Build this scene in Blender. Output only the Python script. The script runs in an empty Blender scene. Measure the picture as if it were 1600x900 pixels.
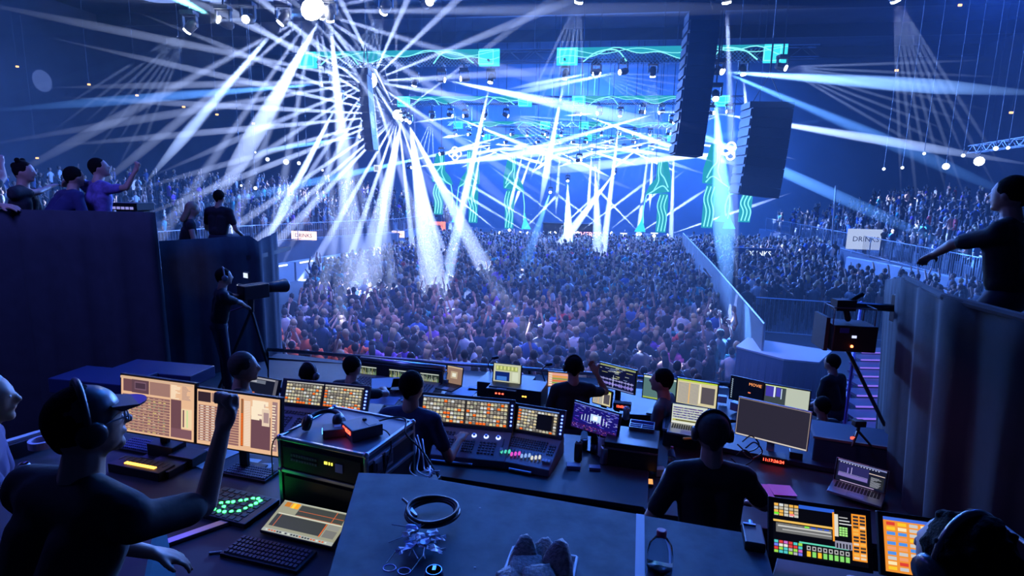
import bpy, bmesh, math, random
import numpy as np
from mathutils import Vector, Matrix, Quaternion

S = bpy.context.scene
C = S.collection
R = math.radians
rnd = random.Random(7)

# ------------------------------------------------------------------ camera
EYE = 5.2
PITCH, ROLL = R(10), R(1.2)
HALL = R(9)          # the hall's axis is turned this far to the right of the camera's
DESK = R(-16)        # the mixing desks are turned this far
FOC = 900.0
_f = Vector((0, math.cos(PITCH), -math.sin(PITCH)))
_u = Vector((0, math.sin(PITCH), math.cos(PITCH)))
_r = Vector((1, 0, 0))
CR = _r * math.cos(ROLL) + _u * math.sin(ROLL)
CU = -_r * math.sin(ROLL) + _u * math.cos(ROLL)
cam = bpy.data.cameras.new('camera')
cam.sensor_width = 36
cam.lens = FOC / 1600 * 36
cam.clip_start = 0.05
cam.clip_end = 300
camo = bpy.data.objects.new('camera', cam)
C.objects.link(camo)
m3 = Matrix((CR, CU, -_f)).transposed()
camo.matrix_world = Matrix.Translation((0, 0, EYE)) @ m3.to_4x4()
S.camera = camo

# ------------------------------------------------------------------ world, exposure
w = bpy.data.worlds.new('world')
S.world = w
w.use_nodes = True
w.node_tree.nodes['Background'].inputs[0].default_value = (0.003, 0.008, 0.05, 1)
w.node_tree.nodes['Background'].inputs[1].default_value = 0.6
S.view_settings.view_transform = 'Standard'
S.view_settings.look = 'None'
S.view_settings.gamma = 1
S.view_settings.exposure = 0.0
S.view_settings.use_curve_mapping = False
S.cycles.max_bounces = 4
S.cycles.diffuse_bounces = 2
S.cycles.glossy_bounces = 2
S.cycles.transmission_bounces = 4
S.cycles.volume_bounces = 0
S.cycles.sample_clamp_indirect = 3
S.cycles.sample_clamp_direct = 20
S.cycles.caustics_reflective = False
S.cycles.caustics_refractive = False


def h2w(u, v, z):
    """hall coordinates (u right of the axis, v along it) to world"""
    return Vector((u * math.cos(HALL) + v * math.sin(HALL), -u * math.sin(HALL) + v * math.cos(HALL), z))


def ray(px, py):
    return _f + CR * ((px - 800) / FOC) - CU * ((py - 450) / FOC)


def at_y(px, py, Y):
    d = ray(px, py)
    return d * (Y / d.y) + Vector((0, 0, EYE))


def at_z(px, py, z):
    d = ray(px, py)
    return d * ((z - EYE) / d.z) + Vector((0, 0, EYE))


def at_v(px, py, v):
    d = ray(px, py)
    F = Vector((math.sin(HALL), math.cos(HALL), 0))
    return d * (v / d.dot(F)) + Vector((0, 0, EYE))


def project(p):
    q = Vector(p) - Vector((0, 0, EYE))
    z = q.dot(_f)
    return 800 + FOC * q.dot(CR) / z, 450 - FOC * q.dot(CU) / z


# ------------------------------------------------------------------ wash lights of the rig, and fill lamps added without fixtures
def area(p, target, energy, size, color, sy=None):
    l = bpy.data.lights.new('wash_fill_light', 'AREA')
    l.energy = energy
    l.size = size
    if sy:
        l.shape = 'RECTANGLE'
        l.size_y = sy
    l.color = color
    o = bpy.data.objects.new('wash_fill_light', l)
    C.objects.link(o)
    o.location = p
    o.rotation_euler = (Vector(target) - Vector(p)).to_track_quat('-Z', 'Y').to_euler()
    return o


BLUE = (0.03, 0.16, 1.0)
for v, e in ((20, 500), (32, 1100), (44, 2200)):
    for u in (-14, -3, 8):
        area(h2w(u, v, 14.5), h2w(u, v + 2, 0), e * (1.0 if u == -3 else .75), 7, BLUE)
# backlight from the stage towards the audience and the mixing desks
for u in (-12, -3, 6):
    area(h2w(u, 48, 10.5), h2w(u * .6, 12, 2), 26000, 6, (0.10, 0.27, 1.0), 1.5)
# added floods that brighten the back wall and the haze behind the stage
for u in (-16, -3, 10):
    area(h2w(u, 57.5, 15.0 if u == -3 else 12), h2w(u * .8, 66, 7), 16000 if u == -3 else 8000, 5, (0.04, 0.20, 1.0))
# added soft blue flood, no fixture: brightens the haze veil before the first truss
area(h2w(-3, 10.5, 11.5), h2w(-3, 11, 0), 420, 6, (0.02, 0.13, 1.0))
# lavender lamps straight above the near crowd
for u, e, c in ((-5.5, 1000, (0.42, 0.34, 1.0)), (-.5, 520, (0.60, 0.44, 0.9))):
    l = bpy.data.lights.new('crowd_lamp', 'SPOT')
    l.energy = e * 2.2; l.color = c; l.spot_size = R(88); l.spot_blend = .8; l.shadow_soft_size = .3
    o = bpy.data.objects.new('crowd_lamp', l); C.objects.link(o); o.location = h2w(u, 14.2, 9.0)
# violet and blue wash over the mixing position
area(h2w(-9, 9, 8.5), (-2.5, 2.8, 3.2), 80, 2.0, (0.09, 0.05, 1.0))
area(h2w(7, 12, 9.5), (1.0, 3.5, 3.0), 230, 2.0, (0.02, 0.12, 1.0))
area(h2w(-2, 13, 12.0), (0, 3, 3.2), 520, 2.0, (0.02, 0.20, 1.0))
area((2.0, 3.9, 4.3), (2.05, 4.0, 2.95), 3.0, .3, (1.0, .22, .50))  # added pink fill over the note papers, no fixture
# added blue fill for the left draped riser, and an added warm patch spot
area((-5.0, 3.6, 7.5), (-5.2, 6.6, 4.2), 150, 1.2, (0.14, 0.17, 1.0))
l = bpy.data.lights.new('drape_patch_spot', 'SPOT')
l.energy = 260; l.color = (.85, .62, .5); l.spot_size = R(6.5); l.spot_blend = 1; l.shadow_soft_size = .1
o = bpy.data.objects.new('drape_patch_spot', l); C.objects.link(o)
o.location = (0.5, 3.0, 7.5)
o.rotation_euler = (at_y(303, 424, 8.9) - Vector((0.5, 3.0, 7.5))).to_track_quat('-Z', 'Y').to_euler()

# ------------------------------------------------------------------ materials
_mats = {}


def mat(name, col, rough=0.6, metal=0.0, emit=0.0, noise=0.0, scale=40.0, bump=0.0, alpha=None, spec=0.5):
    if name in _mats:
        return _mats[name]
    m = bpy.data.materials.new(name)
    m.use_nodes = True
    nt = m.node_tree
    b = nt.nodes['Principled BSDF']
    b.inputs['Base Color'].default_value = (*col, 1)
    b.inputs['Roughness'].default_value = rough
    b.inputs['Metallic'].default_value = metal
    b.inputs['Specular IOR Level'].default_value = spec
    if emit:
        b.inputs['Emission Color'].default_value = (*col, 1)
        b.inputs['Emission Strength'].default_value = emit
    if noise or bump:
        tc = nt.nodes.new('ShaderNodeTexCoord')
        n = nt.nodes.new('ShaderNodeTexNoise')
        n.inputs['Scale'].default_value = scale
        n.inputs['Detail'].default_value = 3
        nt.links.new(tc.outputs['Object'], n.inputs['Vector'])
        if noise:
            r = nt.nodes.new('ShaderNodeMix')
            r.data_type = 'RGBA'
            r.inputs['A'].default_value = (*[max(0, c * (1 - noise)) for c in col], 1)
            r.inputs['B'].default_value = (*[min(1, c * (1 + noise)) for c in col], 1)
            nt.links.new(n.outputs['Fac'], r.inputs['Factor'])
            nt.links.new(r.outputs['Result'], b.inputs['Base Color'])
        if bump:
            bp = nt.nodes.new('ShaderNodeBump')
            bp.inputs['Strength'].default_value = bump
            bp.inputs['Distance'].default_value = 0.01
            nt.links.new(n.outputs['Fac'], bp.inputs['Height'])
            nt.links.new(bp.outputs['Normal'], b.inputs['Normal'])
    _mats[name] = m
    return m


def glow(name, col, strength, sample=False):
    if name in _mats:
        return _mats[name]
    m = bpy.data.materials.new(name)
    m.use_nodes = True
    nt = m.node_tree
    nt.nodes.clear()
    o = nt.nodes.new('ShaderNodeOutputMaterial')
    e = nt.nodes.new('ShaderNodeEmission')
    e.inputs[0].default_value = (*col, 1)
    e.inputs[1].default_value = strength
    nt.links.new(e.outputs[0], o.inputs[0])
    if not sample:
        m.cycles.emission_sampling = 'NONE'
    _mats[name] = m
    return m


def attr_mat(name, emission=0.0, rough=.8):
    """colours come from the mesh's own colour attribute: printed or displayed colours"""
    if name in _mats:
        return _mats[name]
    m = bpy.data.materials.new(name)
    m.use_nodes = True
    nt = m.node_tree
    b = nt.nodes['Principled BSDF']
    a = nt.nodes.new('ShaderNodeAttribute')
    a.attribute_name = 'Col'
    b.inputs['Roughness'].default_value = rough
    if emission:
        b.inputs['Base Color'].default_value = (.01, .01, .012, 1)
        nt.links.new(a.outputs['Color'], b.inputs['Emission Color'])
        b.inputs['Emission Strength'].default_value = emission
        b.inputs['Roughness'].default_value = .35
    else:
        nt.links.new(a.outputs['Color'], b.inputs['Base Color'])
    _mats[name] = m
    return m


def fog(name, density, color=(1, 1, 1), aniso=0.0):
    if name in _mats:
        return _mats[name]
    m = bpy.data.materials.new(name)
    m.use_nodes = True
    nt = m.node_tree
    nt.nodes.clear()
    o = nt.nodes.new('ShaderNodeOutputMaterial')
    v = nt.nodes.new('ShaderNodeVolumeScatter')
    v.inputs['Color'].default_value = (*color, 1)
    v.inputs['Density'].default_value = density
    v.inputs['Anisotropy'].default_value = aniso
    nt.links.new(v.outputs[0], o.inputs['Volume'])
    _mats[name] = m
    return m


BLACK = mat('black_plastic', (.012, .012, .014), .45)
DARK = mat('dark_grey_plastic', (.03, .03, .035), .5)
GREY = mat('grey_plastic', (.12, .12, .13), .5)
CHROME = mat('brushed_aluminium', (.55, .56, .6), .3, 1.0)
WHITEP = mat('white_plastic', (.6, .6, .62), .5)
PAPER = mat('paper', (.6, .6, .58), .9)
DRAPE = mat('black_drape', (.03, .034, .05), .95, noise=.3, scale=6, bump=.3)
CLOTH = mat('desk_cloth', (.09, .13, .15), .9, noise=.5, scale=9, bump=.25)
CABLE = mat('black_rubber', (.015, .015, .018), .5)
LENS = glow('lamp_lens', (.75, .85, 1), 30)
LENSB = glow('lamp_lens_bright', (.85, .92, 1), 160)
SHAFT = fog('haze_in_beam', 0.05, aniso=.0)
SHAFT_THIN = fog('haze_in_thin_beam', 0.10, aniso=.0)


# ------------------------------------------------------------------ mesh helpers
class MB:
    """collects shapes; build() links them as one mesh object"""

    def __init__(self):
        self.v, self.f, self.mi, self.mats, self.T = [], [], [], [], Matrix.Identity(4)
        self.col = []
        self.c = (1, 1, 1)

    def _m(self, m):
        if m not in self.mats:
            self.mats.append(m)
        return self.mats.index(m)

    def add(self, vs, fs, m=None):
        k = len(self.v)
        self.v += [tuple(self.T @ Vector(p)) for p in vs]
        self.f += [tuple(i + k for i in f) for f in fs]
        i = self._m(m) if m else 0
        self.mi += [i] * len(fs)
        self.col += [self.c] * len(fs)
        return self

    def box(self, c, s, m=None, rz=0, rx=0, taper=1.0):
        x, y, z = s[0] / 2, s[1] / 2, s[2] / 2
        t = taper
        vs = [(-x, -y, -z), (x, -y, -z), (x, y, -z), (-x, y, -z), (-x * t, -y * t, z), (x * t, -y * t, z), (x * t, y * t, z), (-x * t, y * t, z)]
        M = Matrix.Translation(c) @ Matrix.Rotation(rz, 4, 'Z') @ Matrix.Rotation(rx, 4, 'X')
        vs = [tuple(M @ Vector(p)) for p in vs]
        return self.add(vs, [(3, 2, 1, 0), (4, 5, 6, 7), (0, 1, 5, 4), (1, 2, 6, 5), (2, 3, 7, 6), (3, 0, 4, 7)], m)

    def tube(self, pts, r, m=None, n=8, close=True):
        pts = [Vector(p) for p in pts]
        rs = r if isinstance(r, (list, tuple)) else [r] * len(pts)
        vs, fs = [], []
        prev = None
        for i, p in enumerate(pts):
            a = pts[max(0, i - 1)]
            b = pts[min(len(pts) - 1, i + 1)]
            d = (b - a)
            if d.length < 1e-9:
                d = Vector((0, 0, 1))
            d.normalize()
            if prev is None:
                x = d.orthogonal().normalized()
            else:
                x = (prev - d * prev.dot(d))
                x = x.normalized() if x.length > 1e-6 else d.orthogonal().normalized()
            prev = x
            y = d.cross(x)
            for k in range(n):
                t = 2 * math.pi * k / n
                vs.append(p + (x * math.cos(t) + y * math.sin(t)) * rs[i])
        for i in range(len(pts) - 1):
            for k in range(n):
                q = (k + 1) % n
                fs.append((i * n + k, i * n + q, (i + 1) * n + q, (i + 1) * n + k))
        if close:
            fs.append(tuple(range(n - 1, -1, -1)))
            fs.append(tuple(range((len(pts) - 1) * n, len(pts) * n)))
        return self.add(vs, fs, m)

    def lathe(self, prof, c=(0, 0, 0), m=None, n=16, axis=None):
        q = Vector(axis).normalized().to_track_quat('Z', 'Y') if axis else Quaternion()
        vs, fs = [], []
        for r, z in prof:
            for k in range(n):
                t = 2 * math.pi * k / n
                vs.append(Vector(c) + q @ Vector((r * math.cos(t), r * math.sin(t), z)))
        for i in range(len(prof) - 1):
            for k in range(n):
                j = (k + 1) % n
                fs.append((i * n + k, i * n + j, (i + 1) * n + j, (i + 1) * n + k))
        fs.append(tuple(range(n - 1, -1, -1)))
        fs.append(tuple(range((len(prof) - 1) * n, len(prof) * n)))
        return self.add(vs, fs, m)

    def ball(self, c, r, m=None, n=10, rot=None):
        if not isinstance(r, (tuple, list)):
            r = (r, r, r)
        h = n // 2
        vs, fs = [], []
        M = rot.to_matrix() if rot else Matrix.Identity(3)
        for i in range(h + 1):
            a = math.pi * i / h
            for k in range(n):
                t = 2 * math.pi * k / n
                s = max(math.sin(a), .02)
                vs.append(Vector(c) + M @ Vector((r[0] * s * math.cos(t), r[1] * s * math.sin(t), -r[2] * math.cos(a))))
        for i in range(h):
            for k in range(n):
                j = (k + 1) % n
                fs.append((i * n + k, i * n + j, (i + 1) * n + j, (i + 1) * n + k))
        fs.append(tuple(range(n - 1, -1, -1)))
        fs.append(tuple(range(h * n, (h + 1) * n)))
        return self.add(vs, fs, m)

    def cap(self, p0, p1, r0, r1=None, m=None, n=10):
        """capsule with a taper: rounded at both ends"""
        r1 = r0 if r1 is None else r1
        p0, p1 = Vector(p0), Vector(p1)
        d = (p1 - p0)
        L = d.length
        d = d.normalized() if L > 1e-6 else Vector((0, 0, 1))
        pts = [p0 - d * r0 * .98, p0 - d * r0 * .7, p0, p1, p1 + d * r1 * .7, p1 + d * r1 * .98]
        return self.tube(pts, [r0 * .2, r0 * .71, r0, r1, r1 * .71, r1 * .2], m, n)

    def quad(self, a, b, c, d, m=None):
        return self.add([a, b, c, d], [(0, 1, 2, 3)], m)

    def prism(self, outline, y0, y1, m=None):
        """outline in x,z extruded along y"""
        n = len(outline)
        vs = [(x, y0, z) for x, z in outline] + [(x, y1, z) for x, z in outline]
        fs = [tuple(range(n)), tuple(range(2 * n - 1, n - 1, -1))]
        fs += [(i, i + n, (i + 1) % n + n, (i + 1) % n) for i in range(n)]
        return self.add(vs, fs, m)

    def build(self, name, m=None, parent=None, smooth=False, bevel=0, loc=None, rz=None):
        me = bpy.data.meshes.new(name)
        me.from_pydata(self.v, [], self.f)
        if m:
            me.materials.append(m)
        else:
            for q in self.mats:
                me.materials.append(q)
            if len(self.mats) > 1:
                me.polygons.foreach_set('material_index', self.mi)
        if any(c != (1, 1, 1) for c in self.col):
            a = me.color_attributes.new('Col', 'FLOAT_COLOR', 'CORNER')
            data = []
            for p, c in zip(me.polygons, self.col):
                data += [c[0], c[1], c[2], 1.0] * p.loop_total
            a.data.foreach_set('color', data)
        if smooth:
            me.shade_smooth()
        o = bpy.data.objects.new(name, me)
        C.objects.link(o)
        if parent:
            o.parent = parent
        if loc is not None:
            o.location = loc
        if rz is not None:
            o.rotation_euler = (0, 0, rz)
        if bevel:
            b = o.modifiers.new('bevel', 'BEVEL')
            b.width = bevel
            b.segments = 2
            b.limit_method = 'ANGLE'
        return o


def tag(o, label=None, cat=None, group=None, kind=None):
    if label:
        o['label'] = label
    if cat:
        o['category'] = cat
    if group:
        o['group'] = group
    if kind:
        o['kind'] = kind
    return o


def thing(name, label, cat, loc=(0, 0, 0), rz=0, group=None):
    o = bpy.data.objects.new(name, None)
    o.empty_display_size = .1
    C.objects.link(o)
    o.location = loc
    o.rotation_euler = (0, 0, rz)
    return tag(o, label, cat, group)


def structure(name, mb, m=None, **k):
    o = mb.build(name, m, **k)
    o['kind'] = 'structure'
    return o


def text(s, size, m, parent, loc, rot=(0, 0, 0), name='lettering', ext=.002, align='CENTER'):
    c = bpy.data.curves.new('tmp_text', 'FONT')
    c.body = s
    c.size = size
    c.extrude = ext
    c.align_x = align
    c.align_y = 'CENTER'
    c.materials.append(m)
    c.resolution_u = 2
    q = bpy.data.objects.new('tmp_text', c)
    C.objects.link(q)
    me = bpy.data.meshes.new_from_object(q.evaluated_get(bpy.context.evaluated_depsgraph_get()))
    bpy.data.objects.remove(q)
    me.name = name
    if not me.materials:
        me.materials.append(m)
    o = bpy.data.objects.new(name, me)
    C.objects.link(o)
    if parent:
        o.parent = parent
    o.location = loc
    o.rotation_euler = rot
    return o


def bezier(pts, n=8):
    """Catmull-Rom through the points"""
    P = [Vector(p) for p in pts]
    P = [P[0] * 2 - P[1]] + P + [P[-1] * 2 - P[-2]]
    out = []
    for i in range(1, len(P) - 2):
        for k in range(n):
            t = k / n
            a, b, c, d = P[i - 1], P[i], P[i + 1], P[i + 2]
            out.append(.5 * ((2 * b) + (c - a) * t + (2 * a - 5 * b + 4 * c - d) * t * t + (3 * b - a - 3 * c + d) * t ** 3))
    out.append(P[-2])
    return out

# ================================================================== THE HALL
def hq(mb, pts, m=None):
    mb.add([h2w(*p) for p in pts], [tuple(range(len(pts)))], m)


CONC = mat('dark_concrete', (.05, .055, .07), .8, noise=.4, scale=.6)
WALLM = mat('hall_wall_paint', (.05, .06, .09), .9, noise=.5, scale=.35)
b = MB(); hq(b, [(-44, -6, 0), (34, -6, 0), (34, 66, 0), (-44, 66, 0)]); structure('floor', b, CONC)
b = MB(); hq(b, [(-44, 66, 0), (34, 66, 0), (34, 66, 19), (-44, 66, 19)]); structure('wall_back', b, WALLM)
b = MB(); hq(b, [(-44, -6, 0), (-44, 66, 0), (-44, 66, 19), (-44, -6, 19)]); structure('wall_left', b, WALLM)
b = MB(); hq(b, [(34, 66, 0), (34, -6, 0), (34, -6, 19), (34, 66, 19)]); structure('wall_right', b, WALLM)
b = MB(); hq(b, [(-44, -6, 19), (-44, 66, 19), (34, 66, 19), (34, -6, 19)])
ceil = structure('ceiling', b, WALLM)
# roof beams and the pale roof panels between them on the right
ROOF = mat('roof_steel', (.03, .035, .05), .6)
for i, v in enumerate(range(6, 64, 8)):
    b = MB(); b.T = Matrix.Translation(h2w(-5, v, 18.4)) @ Matrix.Rotation(-HALL, 4, 'Z')
    b.box((0, 0, 0), (77, .35, 1.0))
    b.build('roof_girder', ROOF, ceil)
RP = mat('roof_panel', (.12, .22, .38), .7)
for k in range(11):
    for j in range(2):
        b = MB(); b.T = Matrix.Translation(h2w(12.2 + j * 2.6 + k * .12, 15.5 + k * 1.9, 17.6)) @ Matrix.Rotation(-HALL, 4, 'Z')
        b.box((0, 0, 0), (1.9, 1.1, .06))
        b.build('roof_panel', RP, ceil)
for j in range(4):
    b = MB(); b.T = Matrix.Translation(h2w(10.8 + j * 2.6, 26, 17.4)) @ Matrix.Rotation(-HALL, 4, 'Z')
    b.box((0, 0, 0), (.18, 26, .25))
    b.build('roof_rail', ROOF, ceil)

# ---- tiers of standing room left and right
TIER = mat('tier_concrete', (.07, .08, .11), .85, noise=.3, scale=.8)
LF = [(-24.0, 18.0), (-20.6, 31.6), (-15.6, 42.0), (-14.6, 60.0)]   # front line of the left tier


def left_front(t):
    t = max(0, min(.9999, t)) * 3
    i = int(t); s = t - i
    return LF[i][0] * (1 - s) + LF[i + 1][0] * s, LF[i][1] * (1 - s) + LF[i + 1][1] * s


b = MB()
for i in range(3):
    (u0, v0), (u1, v1) = LF[i], LF[i + 1]
    for k in range(8):
        o0, o1 = (-1.6 * k if k else 0), -1.6 * (k + 1)
        z = 1.5 + .42 * k
        zb = z - .42 if k else 0
        hq(b, [(u0 + o0, v0, zb), (u1 + o0, v1, zb), (u1 + o0, v1, z), (u0 + o0, v0, z)])
        hq(b, [(u0 + o0, v0, z), (u1 + o0, v1, z), (u1 + o1, v1, z), (u0 + o1, v0, z)])
left_tier = structure('tier_left', b, TIER)
tag(left_tier, 'stepped standing tier along the left side of the hall')
b = MB()
for k in range(8):
    o0, o1 = 15 + 1.7 * k, 15 + 1.7 * (k + 1)
    z = 1.6 + .42 * k
    zb = z - .42 if k else 0
    hq(b, [(o0, 12, zb), (o0, 60, zb), (o0, 60, z), (o0, 12, z)])
    hq(b, [(o0, 12, z), (o0, 60, z), (o1, 60, z), (o1, 12, z)])
right_tier = structure('tier_right', b, TIER)
tag(right_tier, 'stepped standing tier along the right side of the hall')
# low raised floor on the right, between dance floor and tier
b = MB()
b.add([h2w(3.7, 15.0, 0), h2w(15, 15.0, 0), h2w(15, 44, 0), h2w(5.4, 44, 0), h2w(3.7, 15.0, .5), h2w(15, 15.0, .5), h2w(15, 44, .5), h2w(5.4, 44, .5)],
      [(4, 5, 6, 7), (0, 1, 5, 4), (3, 0, 4, 7)])
plat = structure('platform_right', b, TIER)
tag(plat, 'low raised standing floor on the right of the dance floor')

STEEL = mat('galvanised_steel', (.45, .48, .55), .35, .9)
PANEL = mat('barrier_panel', (.05, .055, .07), .6)


def railing(name, label, pts, h=1.1, step=.14, group=None, posts=2.4, solid=False):
    """a run of crowd railing through hall points (u, v, z)"""
    P = [h2w(*p) for p in pts]
    root = thing(name, label, 'railing', P[0], 0, group)
    o0 = P[0]
    bars = MB(); rails = MB()
    for a, c in zip(P, P[1:]):
        a, c = a - o0, c - o0
        L = (c - a).length
        n = max(1, int(L / step))
        rails.tube([a + Vector((0, 0, h)), c + Vector((0, 0, h))], .025, n=6)
        rails.tube([a + Vector((0, 0, .12)), c + Vector((0, 0, .12))], .02, n=6)
        if not solid:
            for k in range(n + 1):
                p = a.lerp(c, k / n)
                bars.tube([p + Vector((0, 0, .12)), p + Vector((0, 0, h))], .009, n=4)
        else:
            d = (c - a).normalized(); nn = Vector((-d.y, d.x, 0)) * .02
            bars.add([a - nn, c - nn, c + nn, a + nn] + [q + Vector((0, 0, h - .02)) for q in (a - nn, c - nn, c + nn, a + nn)],
                     [(0, 1, 5, 4), (1, 2, 6, 5), (2, 3, 7, 6), (3, 0, 4, 7), (4, 5, 6, 7)])
        m = max(1, int(L / posts))
        for k in range(m + 1):
            p = a.lerp(c, k / m)
            pb = MB(); pb.tube([p, p + Vector((0, 0, h))], .028, n=6)
            pb.build('post', STEEL, root)
    rails.build('rail', STEEL, root)
    q = bars.build('bars' if not solid else 'panel', STEEL if not solid else PANEL, root)
    if not solid:
        q['kind'] = 'stuff'
    return root


railing('guard_railing', 'long steel guard railing on the front edge of the left standing tier', [(u + .0, v, 1.5) for u, v in LF], 1.1, .16)
railing('guard_railing', 'steel guard railing on the front edge of the far right standing tier', [(15.05, 16, 1.6), (15.05, 58, 1.6)], 1.15, .16)
railing('crowd_barrier', 'solid dark barrier sloping away beside the dance floor on the right', [(3.55, 13.0, .5), (4.3, 24.0, .5), (5.2, 40, .5)], 1.85, solid=True)
railing('crowd_railing', 'steel crowd railing across the near end of the raised floor on the right', [(4.7, 19.8, .5), (7.6, 19.5, .5), (13, 19.3, .5)], 1.25, .13)
railing('crowd_railing', 'steel crowd railing beside the camera operator at the near left of the dance floor', [(-10.2, 15.6, 0), (-7.2, 13.2, 0), (-6.4, 11.2, 0)], 1.15, .12)
railing('crowd_railing', 'short railing with upright bars in the middle of the raised floor crowd', [(8.4, 31, .5), (11.5, 31, .5)], 1.3, .2)

# DRINKS signs on the tiers
SIGN = glow('sign_face', (1.0, .72, .62), 1.6)
SIGNW = glow('sign_face_pale', (.55, .68, 1.0), .8)
REDT = glow('red_letters', (.8, .05, .05), 1.2)


def sign(px, py, v, s, wid, hei, face, letters, label, rz=-HALL):
    p = at_v(px, py, v)
    t = thing('drinks_sign', label, 'sign', p, rz)
    MB().box((0, 0, 0), (wid, .12, hei)).build('sign_box', face, t, bevel=.02)
    text(s, min(hei * .62, wid / len(s) * 1.25), letters, t, (0, -.075, 0), (R(90), 0, 0), ext=.005)
    return t


INKB = mat('sign_ink', (.02, .03, .08), .8)
sign(475, 368, 34.5, 'DRINKS', 1.7, .55, SIGN, INKB, 'pale glowing DRINKS sign below the middle of the left tier railing')
sign(402, 389, 30.5, 'DRINKS', 1.8, .55, SIGN, INKB, 'glowing DRINKS sign low on the left tier, just beyond the black draped riser')
sign(622, 366, 42.5, 'DRINKS', 1.0, .5, SIGN, INKB, 'small glowing DRINKS sign at the far end of the left tier')
sign(683, 353, 52, 'DRINKS', 1.6, .8, glow('sign_face_red', (1, .25, .18), 1.6), INKB, 'small red DRINKS sign below the far left turquoise pillar')
sign(1185, 396, 31, 'DRINKS', 2.6, .55, mat('sign_dark', (.02, .05, .15), .6), glow('white_letters', (.8, .9, 1), 1.6), 'white DRINKS lettering on blue above the right dance floor barrier')
sign(1352, 374, 36.8, 'DRINKS', 2.0, 1.2, SIGNW, INKB, 'pale square DRINKS sign on the railing of the right tier')

# pale fascia of the right tier
b = MB()
prev = None
for k in range(9):
    t = k / 8
    u = 12.2 + 2.9 * t; v = 31.5 - 6.0 * t; zt = 2.0 - .25 * t; zb = .9 + .2 * t
    cur = [h2w(u, v, zb), h2w(u, v, zt), h2w(u + .3, v + .5, zt), h2w(u + .3, v + .5, zb)]
    if prev:
        b.add(prev + cur, [(0, 4, 5, 1), (1, 5, 6, 2), (2, 6, 7, 3)])
    prev = cur
o = b.build('bar_counter', mat('pale_laminate', (.5, .55, .62), .5))
tag(o, 'pale curved bar counter in front of the right standing tier', 'counter')
# lit strip counter along the left edge of the dance floor
t = thing('bar_counter', 'long low bar counter with lit panels along the left edge of the dance floor', 'counter', h2w(-17.6, 22, 0), 0)
for i in range(7):
    u0, v0, u1, v1 = -17.4 + i * .42, 22.5 + i * 1.9, -17.4 + (i + .93) * .42, 22.5 + (i + .93) * 1.9
    b = MB()
    A, Bq = h2w(u0, v0, 0) - t.location, h2w(u1, v1, 0) - t.location
    n = Vector((1, 0, 0)) * -.5
    b.add([A, Bq, Bq + n, A + n] + [q + Vector((0, 0, 1.0)) for q in (A, Bq, Bq + n, A + n)], [(0, 1, 5, 4), (1, 2, 6, 5), (2, 3, 7, 6), (3, 0, 4, 7), (4, 5, 6, 7)])
    b.build('counter_panel', mat('counter_laminate', (.25, .28, .34), .5), t)
    b = MB(); b.tube([A.lerp(Bq, .15) + Vector((.03, 0, .93)), A.lerp(Bq, .7) + Vector((.03, 0, .93))], .045, n=5)
    b.build('strip_light', glow('strip_light', (.7, .82, 1), 2.2), t)

# ---- stage
b = MB(); b.T = Matrix.Translation(h2w(-2.5, 52.2, .475)) @ Matrix.Rotation(-HALL, 4, 'Z')
b.box((0, 0, 0), (24, 12.6, .95))
o = b.build('stage_deck', mat('stage_black', (.03, .03, .04), .6)); tag(o, 'black stage deck across the far end of the dance floor', 'stage')
# arched turquoise LED pillars
TEAL = glow('turquoise_led', (.04, .60, .68), 1.5)
TEALB = glow('bright_turquoise_led', (.25, .9, .95), 1.3)
TEALD = glow('deep_turquoise_led', (.02, .34, .42), 1.1)


def pillar(px, top, bot, label, mirror=1, v=49, wide=1.0):
    base = at_v(px, bot, v); topp = at_v(px, top, v)
    h = topp.z - base.z
    t = thing('led_pillar', label, 'led pillar', base, -HALL, 'turquoise pillars around the stage')
    s = mirror
    # the leg: a tall narrow box that widens into a bracket half-way up
    MB().prism([(-.35, 0), (.35, 0), (.4, h * .45), (.35, h * .52), (-.2, h * .52), (-.32, h * .4)], -.2, .2).build('lower_column', TEALD, t)
    MB().prism([(s * -.5, h * .54), (s * 1.25, h * .50), (s * 1.0, h * .62), (s * .55, h * .72), (s * .5, h), (s * -.1, h), (s * -.5, h * .7)][::s], -.25, .25).build('upper_bracket', TEALD, t)
    b = MB()
    for q in range(3):
        x0 = -.25 + q * .24
        b.tube(bezier([(x0, -.27, .1), (x0 + .1, -.27, h * .2), (x0 - .12, -.27, h * .35), (x0 + .05, -.27, h * .5)], 5), .05, n=4)
    b.tube(bezier([(s * -.35, -.3, h * .55), (s * .1, -.3, h * .62), (s * .8, -.3, h * .54), (s * 1.15, -.3, h * .5)], 5), .06, n=4)
    b.tube(bezier([(s * -.3, -.3, h * .6), (s * .0, -.3, h * .72), (s * .3, -.3, h * .8), (s * .25, -.3, h * .98)], 5), .06, n=4)
    b.tube(bezier([(s * .7, -.3, h * .56), (s * .4, -.3, h * .68), (s * .45, -.3, h * .8), (s * .42, -.3, h * .98)], 5), .05, n=4)
    b.tube(bezier([(s * 1.2, -.3, h * .5), (s * 1.35, -.3, h * .3), (s * 1.3, -.3, h * .12)], 5), .05, n=4)
    b.build('light_vein', TEALB, t)
    MB().prism([(s * 1.1, 0), (s * 1.9, 0), (s * 1.5, h * .12), (s * 1.35, h * .22), (s * 1.25, h * .1)][::s], -.15, .15).build('side_fin', TEAL, t)
    return t


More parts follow.
